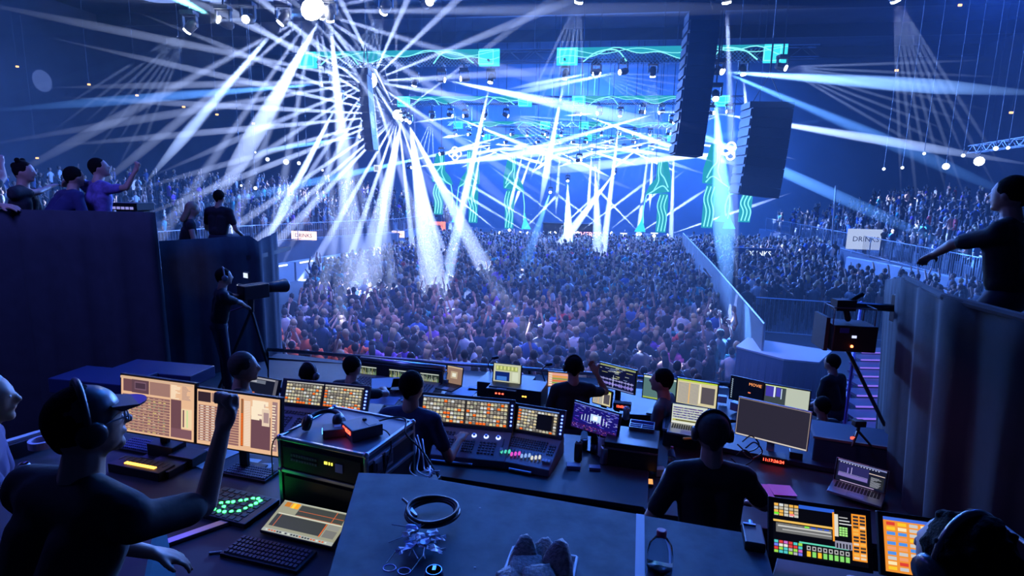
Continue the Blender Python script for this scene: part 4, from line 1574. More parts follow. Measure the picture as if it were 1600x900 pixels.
# ------------------------------------------------------------------ what the screens show
def ui(kind, seed=0):
    r = random.Random(seed * 13 + 5)
    L = []
    A = lambda x0, y0, x1, y1, c: L.append((x0, y0, x1, y1, c))
    cream, mau, gr, blk, org = (.85, .62, .45), (.30, .18, .20), (.26, .24, .25), (.02, .02, .03), (1.0, .32, .06)
    wht = (.78, .80, .80)
    if kind == 'daw':
        A(0, 0, 1, 1, cream)
        A(.03, .73, .15, .95, mau); A(.15, .72, .39, .96, (.25, .16, .19)); A(.19, .78, .35, .92, (.35, .24, .30)); A(.20, .80, .34, .90, (.18, .12, .16))
        A(.40, .72, .68, .95, (.50, .34, .30))
        for k in range(13):
            y = .68 - k * .05
            A(.02, y - .042, .68, y, (.42, .27, .26))
            for q in range(9):
                A(.03 + q * .07, y - .03, .03 + q * .07 + r.uniform(.01, .05), y - .02, r.choice([(.9, .75, .6), (.7, .5, .4), (.95, .85, .4), (.5, .6, .4)]))
        A(.70, .10, .84, .70, mau); A(.84, .22, .98, .56, (.9, .75, .55)); A(.86, .24, .88, .54, mau); A(.91, .24, .93, .54, (.7, .8, .5)); A(.70, .04, .98, .20, (.36, .22, .25))
        for k in range(12):
            y = .95 - k * .02
            A(.70, y - .012, .70 + r.uniform(.05, .13), y, (.95, .85, .7)); A(.85, y - .012, .85 + r.uniform(.05, .12), y, (.6, .45, .4))
        A(0, .96, 1, 1, (.75, .58, .45))
    elif kind == 'daw2':
        A(0, 0, 1, 1, cream)
        A(.01, .78, .17, .96, (.12, .08, .10)); A(.18, .80, .34, .96, (.5, .36, .32)); A(.35, .74, .52, .96, (.32, .24, .26))
        for k in range(14):
            y = .72 - k * .047
            A(.02, y - .038, .52, y, (.45, .28, .27))
            for q in range(3):
                A(.04 + q * .07, y - .028, .08 + q * .07, y - .012, (.95, .85, .75))
        A(.545, .08, .575, .93, (.5, .22, .10))
        for k in range(28):
            A(.55, .10 + k * .029, .57, .118 + k * .029, org if k < 20 else (.4, .3, .2)); A(.585, .10 + k * .029, .66, .118 + k * .029, (.9, .8, .7))
        A(.67, .08, .90, .66, (.30, .18, .21)); A(.92, .08, .98, .95, (.5, .36, .36))
        for k in range(22):
            A(.67 + r.uniform(0, .17), .55 + r.uniform(0, .36), .70 + r.uniform(0, .18), .57 + r.uniform(0, .37), r.choice([(.95, .85, .7), (.7, .55, .5)]))
        A(.80, .50, .89, .80, (.85, .72, .6)); A(.82, .56, .88, .74, (.55, .42, .42))
        for k in range(16):
            A(.92, .12 + k * .05, .93 + r.uniform(.01, .04), .14 + k * .05, (.95, .85, .7))
    elif kind.startswith('cue'):      # console screens: rows of small cells
        A(0, 0, 1, 1, (.10, .09, .08)); A(0, .95, 1, 1, (.25, .40, .75) if r.random() < .5 else (.6, .6, .58))
        rows = r.choice([6, 7]); cols = 12
        for j in range(rows):
            y0 = .03 + j * .9 / rows
            if kind == 'cueb' and .15 < y0 < .8:
                A(.45, y0, .86, y0 + .9 / rows, blk)
            for i in range(cols):
                x0 = .02 + i * .96 / cols
                if kind == 'cueb' and .45 < x0 < .86 and .15 < y0 < .8:
                    continue
                c = r.choice([wht, (.55, .52, .45), (.75, .70, .55), (.35, .33, .3), (.6, .62, .5), (.85, .75, .5)])
                if r.random() < (.5 if j < 1 or i < 1 else .05):
                    c = org
                A(x0, y0 + .012, x0 + .8 / cols, y0 + .55 / rows, c)
                A(x0, y0 + .62 / rows, x0 + .7 / cols, y0 + .74 / rows, (.7, .66, .6))
    elif kind == 'tablet':
        A(0, 0, 1, 1, (.50, .50, .40)); A(.05, .82, .13, .97, (.7, .35, .06)); A(.14, .80, .26, .97, (1, .55, .05)); A(.16, .80, .20, .97, (.95, .75, .15))
        A(.28, .62, .95, .95, (.16, .17, .15)); A(.29, .76, .94, .775, (.75, .28, .12)); A(.05, .58, .97, .60, (.85, .85, .75)); A(.80, .60, .81, .96, (.75, .28, .12)); A(.30, .62, .94, .63, (.75, .28, .12))
        A(.04, .18, .78, .56, (.15, .16, .15)); A(.10, .18, .11, .56, (.7, .28, .12)); A(.76, .16, .775, .56, (.85, .3, .1)); A(.80, .18, .96, .40, (.35, .35, .33)); A(.80, .42, .96, .56, (.45, .45, .42))
        A(0, 0, 1, .10, (.55, .58, .55))
        for k in range(22):
            A(.05 + k * .04, .03, .075 + k * .04, .07, r.choice([(.1, .1, .1), (.75, .78, .7), (.8, .3, .1)]))
        A(0, .975, 1, 1, (.65, .68, .6))
    elif kind == 'viz':
        A(0, 0, 1, 1, (.05, .04, .30))
        for k in range(90):
            x, y = r.random(), .25 + r.random() * .7
            w_ = r.uniform(.01, .10); A(x, y, min(1, x + w_), min(1, y + .012), r.choice([(.25, .3, 1), (.5, .5, 1), (.7, .75, 1), (.4, .1, .8)]))
        for k in range(9):
            A(.2 + k * .07, .38, .215 + k * .07, .38 + r.uniform(.2, .42), (.75, .85, 1))
        A(.40, .45, .62, .72, (.65, .8, 1)); A(.46, .5, .56, .66, (1, 1, 1)); A(0, 0, 1, .22, (.10, .04, .25))
        for k in range(60):
            A(r.random() * .97, r.random() * .22, 0, 0, 0) if False else L.append((lambda x, y: (x, y, x + .02, y + .012, r.choice([(.5, .3, .9), (.9, .4, .5), (.3, .3, .8)])))(r.random() * .97, r.random() * .21))
        A(.0, .95, 1, 1, (.2, .25, .6))
    elif kind == 'grey':
        A(0, 0, 1, 1, (.095, .09, .125)); A(0, 0, 1, .035, (.75, .70, .65)); A(0, .99, 1, 1, (.6, .55, .5)); A(0, 0, .006, 1, (.6, .55, .5)); A(.994, 0, 1, 1, (.6, .55, .5))
    elif kind == 'dark':
        A(0, 0, 1, 1, (.01, .02, .05))
        for k in range(10):
            A(.02, .06 + k * .09, .06, .10 + k * .09, (.6, .7, .8))
        A(.55, .42, .63, .47, (1, .4, .25))
    elif kind == 'half':
        A(0, 0, 1, 1, (.62, .66, .58)); A(0, .0, .48, 1, (.14, .17, .18)); A(.02, .45, .20, .95, (.16, .14, .55)); A(.20, .45, .24, .95, (.8, .85, .95)); A(.26, .5, .36, .92, (.16, .15, .6)); A(.37, .4, .39, .9, (.7, .8, .9)); A(0, .95, .5, 1, (.7, .8, .5)); A(0, 0, .48, .06, (.4, .6, .3))
    elif kind == 'list':
        A(0, 0, 1, 1, (.75, .70, .50)); A(0, .94, 1, 1, (.6, .75, .15))
        for k in range(17):
            A(.03, .04 + k * .05, .55, .063 + k * .05, (.30, .30, .45)); A(.30, .04 + k * .05, .33, .085 + k * .05, (.85, .6, .3))
        A(.62, .12, .95, .80, (.22, .20, .22)); A(.57, .1, .6, .9, (.9, .85, .75))
    elif kind == 'wave':
        A(0, 0, 1, 1, (.03, .04, .12)); A(0, .93, 1, 1, (.45, .5, .3))
        for k in range(30):
            y = .45 + .48 * r.random(); x = r.random() * .8
            A(x, y, x + r.uniform(.05, .2), y + .014, r.choice([(.8, .85, .8), (.7, .7, .4), (.5, .6, .9)]))
        for k in range(70):
            x = .01 + k * .014; h_ = .02 + .10 * abs(math.sin(k * .5)) * r.random()
            A(x, .2 - h_, x + .008, .2 + h_, (.55, .5, 1)); A(x, .38 - h_ * .6, x + .008, .38 + h_ * .6, (.6, .6, .95))
        A(0, .5, .4, .66, (.02, .03, .08)); A(.41, 0, .42, .6, (.7, .75, .8))
        A(0, 0, 1, .05, (.3, .35, .6))
    elif kind == 'tracks':
        A(0, 0, 1, 1, (.72, .76, .70))
        for k in range(5):
            y = .83 - k * .125
            A(.03, y - .03, .88, y + .035, (.05, .04, .15))
            for q in range(24):
                A(.04 + q * .035, y - .02, .06 + q * .035, y + r.uniform(-.005, .03), r.choice([(.5, .3, .85), (.8, .8, .9), (.3, .3, .8)]))
        A(.03, .13, .9, .22, (.65, .62, .2)); A(.12, .15, .7, .20, (.1, .1, .1)); A(0, 0, 1, .07, (.85, .85, .8))
    elif kind == 'mac':
        A(0, 0, 1, 1, (.04, .05, .10)); A(0, .93, 1, 1, (.35, .38, .6))
        A(.03, .22, .66, .86, (.09, .09, .25)); A(.04, .24, .65, .40, (.35, .3, .6)); A(.30, .42, .31, .75, (.75, .7, 1)); A(.05, .42, .65, .43, (.6, .6, .9)); A(.22, .44, .24, .7, (.4, .35, .75))
        A(.70, .10, .97, .60, (.08, .09, .10))
        for k in range(10):
            A(.71, .12 + k * .046, .71 + r.uniform(.06, .22), .135 + k * .046, (.6, .62, .7))
        for k in range(14):
            A(.05 + k * .06, .88, .08 + k * .06, .91, (.75, .78, .95))
        A(.1, .02, .8, .055, (.6, .5, .7)); A(.66, .68, .98, .72, (.7, .6, .55))
    elif kind == 'bands':
        A(0, 0, 1, 1, (.7, .45, .35))
        for k, c in enumerate(((.85, .25, .10), (.35, .55, .15), (.8, .3, .12), (.4, .5, .15), (.85, .5, .15), (.9, .55, .5))):
            A(.03, .08 + k * .15, .97, .17 + k * .15, c); A(.03, .08 + k * .15, .2, .17 + k * .15, (.9, .8, .7))
    elif kind == 'mix':
        A(0, 0, 1, 1, (.66, .68, .55)); A(.06, .10, .60, .58, (.03, .08, .30)); A(.12, .12, .5, .34, (.15, .35, .75)); A(.08, .65, .9, .9, (.5, .55, .25)); A(.70, .12, .92, .6, (.75, .78, .65))
        for k in range(6):
            A(.1 + k * .14, .7, .17 + k * .14, .88, (.75, .78, .4))
    elif kind == 'brown':
        A(0, 0, 1, 1, (.45, .33, .26)); A(.25, .3, .7, .72, (.65, .55, .42)); A(.35, .4, .6, .62, (.85, .85, .75)); A(0, .92, 1, 1, (.7, .6, .45))
    elif kind == 'green':
        A(0, 0, 1, 1, (.22, .34, .34)); A(0, .92, 1, 1, (.75, .8, .7)); A(0, 0, 1, .06, (.55, .65, .2))
    elif kind == 'meters':
        A(0, 0, 1, 1, (.10, .12, .10))
        for k in range(26):
            A(.02 + k * .037, .1, .035 + k * .037, .2 + .7 * r.random(), r.choice([(.5, .65, .45), (.75, .8, .7), (.3, .5, .3), (.7, .7, .3)]))
        A(0, .9, 1, 1, (.7, .75, .7))
    elif kind == 'desk':
        A(0, 0, 1, 1, (.05, .06, .10)); A(0, .9, 1, 1, (.6, .6, .65)); A(.02, .65, .6, .86, (.35, .38, .45)); A(.1, .7, .3, .8, (.7, .7, .75)); A(.02, .02, .3, .1, (.8, .35, .25)); A(.9, 0, 1, 1, (.3, .3, .35))
    elif kind == 'touch':             # the big colourful screen at the lower right
        A(0, 0, 1, 1, (.02, .02, .03))
        for j in range(4):
            for i in range(5):
                A(.01 + i * .055, .74 + j * .062, .055 + i * .055, .79 + j * .062, r.choice([wht, (.7, .7, .65), (.65, .6, .5), (.9, .6, .2)]))
        A(.01, .76, .06, .80, (.3, .9, .1)); A(.18, .76, .23, .80, (.95, .4, .4))
        A(.28, .93, .66, 1, (.10, .25, .75))
        A(.0, .62, .64, .66, (.9, .65, .25)); A(.03, .42, .63, .60, (.30, .30, .30)); A(.05, .53, .62, .56, (.7, .7, .68)); A(.10, .47, .63, .49, (.6, .6, .6))
        for k in range(8):
            A(.06 + k * .07, .57, .11 + k * .07, .60, (.15, .25, .7) if k > 4 else ((.4, .9, .2) if k == 4 else (.35, .33, .3)))
        A(.64, .40, .66, .95, (.95, .5, .1)); A(.66, .50, .70, .92, (.8, .78, .7))
        for i in range(3):
            for j in range(4):
                A(.71 + i * .03, .52 + j * .045, .735 + i * .03, .555 + j * .045, (.55, .9, .4))
        A(.71, .74, .84, .76, wht); A(.71, .80, .82, .82, wht); A(.71, .86, .8, .88, (.6, .6, .6))
        A(.84, .10, .99, .97, (.95, .48, .10))
        for j in range(13):
            for i in range(2):
                A(.855 + i * .07, .13 + j * .064, .91 + i * .07, .17 + j * .064, r.choice([(.2, .15, .1), (.85, .75, .6), (.1, .1, .12), (.9, .6, .2)]))
        A(.28, .27, .80, .30, (.25, .75, .6))
        for j in range(4):
            for i in range(6):
                A(.01 + i * .052, .03 + j * .062, .052 + i * .052, .08 + j * .062, r.choice([(.2, .7, .7), (.85, .85, .8), (.8, .15, .15), (.5, .8, .2), (.7, .3, .7), (.3, .35, .9), (.6, .6, .6)]))
        for i in range(8):
            A(.36 + i * .058, .16, .40 + i * .058, .24, (.6, .6, .6)); A(.37 + i * .058, .18, .39 + i * .058, .22, blk)
            A(.36 + i * .058, .04, .40 + i * .058, .14, r.choice([(.95, .65, .1), (.7, .72, .7), (.5, .52, .5), (.4, .8, .3)]))
        A(.66, .28, .84, .42, (.45, .45, .55))
        for i in range(5):
            A(.675 + i * .033, .29, .69 + i * .033, .38, blk)
    elif kind == 'touch2':
        A(0, 0, 1, 1, (.9, .45, .12)); A(0, .94, 1, 1, (.15, .3, .8))
        for j in range(10):
            for i in range(6):
                A(.04 + i * .16, .04 + j * .09, .16 + i * .16, .10 + j * .09, r.choice([(.95, .7, .1), (.7, .7, .7), (.8, .15, .12), (.2, .45, .85), (.95, .85, .6), (.9, .5, .3)]))
    return L


SCREEN = attr_mat('screen_picture', emission=1.05)
SCREEN_DIM = attr_mat('screen_picture_dim', emission=.75)


def put_ui(mb, kind, w_, h_, seed=0, y=-.002):
    for i, (x0, y0, x1, y1, c) in enumerate(ui(kind, seed)):
        e = y - .00004 * i
        mb.c = tuple(max(0.0005, q ** 1.6) for q in c)
        mb.add([((x0 - .5) * w_, e, y0 * h_), ((x1 - .5) * w_, e, y0 * h_), ((x1 - .5) * w_, e, y1 * h_), ((x0 - .5) * w_, e, y1 * h_)], [(0, 1, 2, 3)])
    mb.c = (1, 1, 1)


def fit(bl, br, z, tly, tilt):
    A, B = at_z(*bl, z), at_z(*br, z)
    W = (B - A).length
    yaw = math.atan2(B.y - A.y, B.x - A.x)
    x = (B - A) / W
    up = Vector((-x.y * math.sin(tilt), x.x * math.sin(tilt), math.cos(tilt)))
    best = min((abs(project(A + up * h)[1] - tly), h) for h in np.linspace(.04, .9, 430))[1]
    return (A + B) / 2, W, yaw, best


def monitor(name, label, bl, br, z, tly, kind, desk_z, tilt=5, bez=.012, seed=0, cat='monitor', housing=BLACK, deep=.03, stand='foot', scr=None, group=None):
    tilt = R(tilt)
    c, W, yaw, h = fit(bl, br, z, tly, tilt)
    t = thing(name, label, cat, (c.x, c.y, desk_z), yaw, group)
    T = Matrix.Translation((0, 0, z - desk_z)) @ Matrix.Rotation(-tilt, 4, 'X')
    b = MB(); b.T = T; b.box((0, deep / 2, h / 2), (W + 2 * bez, deep, h + 2 * bez)); b.build('housing', housing, t, bevel=.003)
    b = MB(); b.T = T; put_ui(b, kind, W, h, seed); b.build('display', scr or SCREEN, t)
    if stand == 'foot':
        b = MB(); b.box((0, deep + .03, (z - desk_z) / 2 + .06), (.06, .025, z - desk_z + .12)); b.build('stand_neck', housing, t)
        b = MB(); b.box((0, deep + .02, .008), (.24, .18, .016)); b.build('stand_foot', housing, t, bevel=.004)
    return t, W, h, T


def keyboard_block(mb, x0, x1, y0, y1, rows, cols, m, z=.0, hgt=.008, gap=.18):
    dx, dy = (x1 - x0) / cols, (y1 - y0) / rows
    for j in range(rows):
        for i in range(cols):
            mb.box((x0 + (i + .5) * dx, y0 + (j + .5) * dy, z + hgt / 2), (dx * (1 - gap), dy * (1 - gap), hgt), m, taper=.85)


def laptop(label, bl, br, z, tly, kind, tilt=18, lid=CHROME, body=CHROME, depth=.23, seed=0, scr=None, keys=BLACK):
    tilt = R(tilt)
    c, W, yaw, h = fit(bl, br, z, tly, tilt)
    t = thing('laptop', label, 'laptop', (c.x, c.y, z - .02), yaw)
    T = Matrix.Translation((0, 0, .02)) @ Matrix.Rotation(-tilt, 4, 'X')
    b = MB(); b.box((0, -depth / 2, .009), (W * 1.06, depth, .018)); b.build('base', body, t, bevel=.004)
    b = MB(); keyboard_block(b, -W * .45, W * .45, -depth * .55, -depth * .08, 5, 14, keys, z=.018, hgt=.002); b.build('keys', keys, t)
    b = MB(); b.box((0, -depth * .78, .0183), (W * .34, depth * .30, .0012)); b.build('touchpad', mat('touchpad', (.35, .36, .4), .4), t)
    b = MB(); b.T = T; b.box((0, .005, h / 2), (W * 1.06, .008, h * 1.08)); l = b.build('lid', lid, t, bevel=.002)
    b = MB(); b.T = T; b.box((0, .0002, h / 2), (W * 1.04, .002, h * 1.05)); b.build('bezel', BLACK, l)
    b = MB(); b.T = T; put_ui(b, kind, W * .97, h, seed, y=-.003); b.build('display', scr or SCREEN, l)
    return t


# ---- left: twin monitors and what lies below them
monitor('computer_monitor', 'left of the twin cream-lit monitors, beside the man with the cap', (190, 672), (303, 691), 3.47, 586, 'daw', 3.3, 6, seed=1)
monitor('computer_monitor', 'right of the twin cream-lit monitors, behind the raised fist', (308, 692), (436, 713), 3.47, 607, 'daw2', 3.3, 6, seed=2)
monitor('touch_tablet', 'olive and orange touch tablet lying on the left desk', (408, 828), (518, 854), 3.325, 782, 'tablet', 3.3, 72, seed=3, cat='tablet', stand=None, deep=.02, bez=.006)


def keyboard(label, px, py, z, w_, d_, rz=DESK, rows=5, cols=18, m=BLACK, keym=DARK, name='keyboard', cat='keyboard'):
    p = at_z(px, py, z)
    t = thing(name, label, cat, p, rz)
    MB().box((0, 0, .01), (w_, d_, .02)).build('case', m, t, bevel=.003)
    b = MB(); keyboard_block(b, -w_ * .47, w_ * .47, -d_ * .44, d_ * .44, rows, cols, keym, z=.02, hgt=.009)
    q = b.build('keys', keym, t); q['kind'] = 'stuff'
    return t


KEYG = mat('grey_key', (.09, .09, .11), .5)
keyboard('black keyboard on the left desk under the right twin monitor', 392, 741, 3.3, .34, .15, keym=KEYG)
keyboard('dim black keyboard at the bottom of the left desk, in front of the tablet', 420, 868, 3.3, .46, .17, keym=KEYG)
keyboard('dark keyboard under the left twin monitor, behind the cap peak', 225, 700, 3.3, .36, .17, keym=mat('violet_key', (.08, .06, .18), .5))
# row of amber lamps on a little fader strip
p = at_z(222, 738, 3.3)
t = thing('fader_panel', 'small control strip with a row of amber lights beside the man with the cap', 'control panel', p, DESK)
MB().box((0, 0, .03), (.42, .13, .06)).build('case', BLACK, t, bevel=.004)
AMB = glow('amber_button', (1, .42, .05), 5, True)
for k in range(12):
    MB().box((-.10 + k * .021, -.02, .063), (.015, .022, .006)).build('lit_button', AMB, t)
b = MB()
for k in range(9):
    b.box((-.19 + k * .045, .03, .062), (.006, .05, .004))
b.build('fader_slots', GREY, t)
# dark boxes and papers under the monitors
for px, py, w_, d_, h_, lab in ((258, 735, .24, .17, .05, 'flat black box beside the amber fader strip'), (295, 722, .20, .14, .07, 'black box on the left desk before the white papers'), (262, 712, .22, .12, .10, 'tall dark box under the left twin monitor')):
    o = MB().box((0, 0, h_ / 2), (w_, d_, h_)).build('equipment_box', BLACK, None, bevel=.005, loc=at_z(px, py, 3.3), rz=DESK)
    tag(o, lab, 'box')
for px, py, w_, d_, rz, lab in ((330, 712, .25, .30, -.5, 'white sheet of paper under the seam of the twin monitors'), (388, 722, .14, .10, -.2, 'small pale note under the right twin monitor'), (412, 728, .11, .07, .1, 'bluish card beside the note under the right twin monitor')):
    o = MB().box((0, 0, .001), (w_, d_, .002)).build('paper_sheet', PAPER, None, loc=at_z(px, py, 3.302), rz=rz)
    tag(o, lab, 'paper')
# pad controller with green lamps
p = at_z(366, 795, 3.3)
t = thing('pad_controller', 'flat controller with a ring of glowing green buttons beside the elbow', 'controller', p, DESK - .05)
MB().box((0, 0, .015), (.42, .28, .03)).build('case', mat('pad_case', (.03, .06, .06), .4), t, bevel=.006)
GRN = glow('green_button', (.05, 1, .16), 6, True)
gp = [(-.10, -.07), (-.06, -.085), (-.02, -.09), (.015, -.085), (.05, -.07), (.085, -.05), (.10, -.015), (.105, .02), (.115, .05), (.12, .08), (.09, .095), (.06, .085), (.035, .06), (.01, .04), (-.02, .015), (-.045, 0), (-.075, -.02), (-.105, -.04), (-.03, -.045)]
for x, y in gp:
    MB().lathe([(.011, 0), (.011, .006), (.004, .008)], (x, y, .03), n=10).build('lit_button', GRN, t)
b = MB()
for i in range(8):
    for j in range(6):
        b.box((-.17 + i * .045, -.115 + j * .045, .032), (.03, .03, .004))
q = b.build('pads', mat('pad_rubber', (.05, .09, .08), .6), t)
# touch console bevel panel, pen, cloth hand
p = at_z(298, 838, 3.3)
o = MB().box((0, 0, .01), (.05, .42, .02)).build('metal_ruler', CHROME, None, bevel=.002, loc=p, rz=DESK - .55); tag(o, 'bluish metal strip lying at the front of the left desk', 'strip')
o = MB().tube([(-.05, 0, .006), (.06, .02, .006)], .006, n=8).build('pen', WHITEP, None, loc=at_z(342, 866, 3.3)); tag(o, 'small white pen lying before the dim keyboard', 'pen')
# left end: tape roll, can, ledge
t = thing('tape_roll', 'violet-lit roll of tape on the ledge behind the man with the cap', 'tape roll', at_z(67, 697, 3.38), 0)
b = MB()
prof = [(.058, 0), (.08, 0), (.08, .05), (.058, .05)]
vs, fs = [], []
for r_, z_ in prof:
    for k in range(24):
        a = 2 * math.pi * k / 24
        vs.append((r_ * math.cos(a), r_ * math.sin(a), z_))
for i in range(4):
    for k in range(24):
        j = (k + 1) % 24; q = (i + 1) % 4
        fs.append((i * 24 + k, i * 24 + j, q * 24 + j, q * 24 + k))
b.add(vs, fs); b.build('tape', mat('tape_violet_lit', (.5, .45, .6), .6), t, smooth=False)  # beige tape with violet light mixed into its colour


def can(label, px, py, z, m, r=.033, h=.12, name='drink_can', top=CHROME, top_at=False):
    t = thing(name, label, 'can', at_z(px, py, z) if not top_at else at_z(px, py, z + h) - Vector((0, 0, h)), 0)
    MB().lathe([(r * .8, 0), (r, .008), (r, h - .012), (r * .82, h)], n=20).build('can_body', m, t, smooth=True)
    MB().lathe([(r * .80, h), (r * .84, h + .003), (r * .78, h + .003), (r * .74, h - .002)], n=20).build('lid', top, t)
    MB().box((0, .008, h + .003), (.012, .024, .002)).build('pull_tab', top, t)
    return t


can('silver can on the left ledge below the tape roll', 41, 752, 3.3, CHROME)
a, c = at_z(-60, 712, 3.42), at_z(86, 668, 3.42)
t = thing('ledge', 'violet-lit edge of the side counter behind the man with the cap', 'ledge', a, 0)
b = MB(); d = c - a; nn = Vector((-d.y, d.x, 0)).normalized()
b.add([Vector(), d, d + nn * .05, nn * .05] + [q - Vector((0, 0, .03)) for q in (Vector(), d, d + nn * .05, nn * .05)], [(0, 1, 2, 3), (7, 6, 5, 4), (0, 4, 5, 1), (1, 5, 6, 2), (2, 6, 7, 3), (3, 7, 4, 0)])
b.build('edge_strip', WHITEP, t)
b = MB(); b.box((d.x * .5, d.y * .5 - .02, -.2), (d.length, .04, .36), rz=math.atan2(d.y, d.x)); b.build('front_board', PANEL, t)
# flat cases behind the twin monitors
for (x, y, w_, d_, h_, lab) in ((165, 608, .8, .4, .14, 'dark flat case with blue-lit edges behind the left twin monitor'), (255, 592, .9, .35, .12, 'long dark case behind the twin monitors')):
    o = MB().box((0, 0, h_ / 2), (w_, d_, h_)).build('flat_case', mat('case_laminate', (.02, .03, .10), .35), None, bevel=.008, loc=at_z(x, y, 3.25), rz=DESK + .1); tag(o, lab, 'case')

# ---- the rack case with headphones and the two black boxes on it
A, Bq = at_z(437, 683, 3.72), at_z(572, 712, 3.72)
yaw = math.atan2(Bq.y - A.y, Bq.x - A.x)
W = (Bq - A).length
D_, HH = .50, .20
t = thing('rack_case', 'silver-edged black rack case with headphones on its lid', 'flight case', (A.x, A.y, 3.72 - HH), yaw)
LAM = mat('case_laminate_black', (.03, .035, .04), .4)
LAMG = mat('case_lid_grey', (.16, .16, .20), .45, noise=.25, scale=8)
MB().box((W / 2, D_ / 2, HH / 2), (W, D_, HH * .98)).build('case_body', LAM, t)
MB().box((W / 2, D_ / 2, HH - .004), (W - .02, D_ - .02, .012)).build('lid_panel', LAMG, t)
for (p0, p1) in (((0, 0, HH), (W, 0, HH)), ((0, D_, HH), (W, D_, HH)), ((0, 0, HH), (0, D_, HH)), ((W, 0, HH), (W, D_, HH)), ((0, 0, 0), (W, 0, 0)), ((W, 0, 0), (W, D_, 0)), ((0, 0, 0), (0, 0, HH)), ((W, 0, 0), (W, 0, HH)), ((W, D_, 0), (W, D_, HH)), ((W, 0, HH * .72), (W, D_, HH * .72))):
    c = (Vector(p0) + Vector(p1)) / 2; s_ = [abs(p1[i] - p0[i]) + .022 for i in range(3)]
    MB().box(c, s_).build('edge_profile', CHROME, t, bevel=.004)
for c in ((0, 0, HH), (W, 0, HH), (0, D_, HH), (W, D_, HH), (W, 0, 0), (0, 0, 0)):
    MB().ball(c, .02, n=10).build('ball_corner', CHROME, t, smooth=True)
MB().box((W * .5, -.006, HH * .45), (W * .9, .012, HH * .66)).build('front_unit', BLACK, t)
b = MB()
for j in range(2):
    for i in range(10):
        b.box((W * .16 + i * .019, -.014, HH * (.56 - j * .14)), (.015, .006, .014))
b.build('button_rows', GREY, t)
for k, (x, w_) in enumerate(((.56, .02), (.60, .008), (.63, .008))):
    MB().box((W * x, -.014, HH * .55), (w_, .004, .016)).build('status_lamp', glow('yellow_lamp', (.9, .85, .1), 1.6), t)
MB().box((W * .71, -.014, HH * .47), (.05, .004, .05)).build('label_sticker', mat('sticker', (.45, .5, .7), .5), t)
for y in (.18, .40):
    q = MB().box((W + .014, D_ * y, HH * .5), (.012, .08, HH * .5)).build('latch_plate', CHROME, t, bevel=.003)
    MB().box((W + .022, D_ * y, HH * .5), (.01, .045, HH * .25)).build('latch', GREY, q)
lower = thing('rack_case', 'dark lower rack case under the silver-edged one', 'flight case', (A.x, A.y, 3.3), yaw)
MB().box((W / 2, D_ / 2, .105), (W, D_, .21)).build('case_body', LAM, lower, bevel=.004)
MB().box((W * .5, -.006, .11), (W * .9, .012, .16)).build('front_unit', BLACK, lower)
for c in ((0, 0), (W, 0), (W, D_)):
    MB().box((c[0], c[1], .105), (.022, .022, .21)).build('edge_profile', mat('teal_metal', (.12, .3, .28), .4, .6), lower)
Tm = Matrix.Translation((A.x, A.y, 3.72)) @ Matrix.Rotation(yaw, 4, 'Z')
top = lambda x, y, z=0.0: Tm @ Vector((x, y, z + .006))


def headphones_thing(label, p, rz, s=1.0):
    t = thing('headphones', label, 'headphones', p, rz)
    b = MB(); b.tube([(.085 * s * math.sin(a), -.02 + .11 * s * math.cos(a), .045 + .012 * math.cos(a)) for a in np.linspace(-1.75, 1.75, 15)], .013 * s, n=8)
    b.build('headband', BLACK, t, smooth=True)
    for k in (-1, 1):
        b = MB(); b.lathe([(.02, -.02), (.045, -.018), (.05, .0), (.046, .02), (.02, .028)], (k * .08 * s, -.05, .048), n=18, axis=(k, -.3, .35)); q = b.build('ear_cup', BLACK, t, smooth=True)
        b = MB(); b.lathe([(.012, 0), (.022, .001), (.02, .004)], Vector((k * .08 * s, -.05, .048)) + Vector((k, -.3, .35)).normalized() * .028, n=14, axis=(k, -.3, .35)); b.build('cup_disc', GREY, q)
    return t


headphones_thing('large black headphones resting on the rack case lid', top(.15, .22), yaw + .5, 1.15)
t = thing('led_clock_box', 'black box with red LED digits on the rack case lid', 'clock', top(.42, .22), yaw - .55)
MB().box((0, 0, .035), (.17, .19, .07)).build('case', mat('matt_grey_case', (.10, .10, .12), .5), t, bevel=.004)
REDL = glow('red_led', (1, .06, .03), 7, True)
text('13:02:24', .034, REDL, t, (0, -.0965, .045), (R(90), 0, 0), 'red_digits', .001)
MB().box((.03, .04, .071), (.07, .05, .002)).build('tape_patch', GREY, t)
MB().lathe([(.014, 0), (.012, .012), (.004, .013)], (-.03, .03, .07), n=12).build('knob', BLACK, t)
t = thing('power_box', 'small black box with blue lights on the rack case lid', 'box', top(.29, .16), yaw - .9)
MB().box((0, 0, .025), (.10, .17, .05)).build('case', mat('matt_grey_case', (.10, .10, .12), .5), t, bevel=.004)
MB().box((0, .0, .051), (.035, .04, .002)).build('label_sticker', WHITEP, t)
for k in (-1, 0, 1):
    MB().box((k * .025, -.086, .028), (.012, .004, .012)).build('blue_lamp', glow('blue_led', (.1, .5, 1), 6, True), t)


def cable(label, pts, r=.006, m=CABLE, name='cable', n=7):
    P = bezier(pts, n)
    o0 = P[0].copy()
    o = MB().tube([p - o0 for p in P], r, n=6).build(name, m, None, smooth=True, loc=o0)
    return tag(o, label, 'cable')


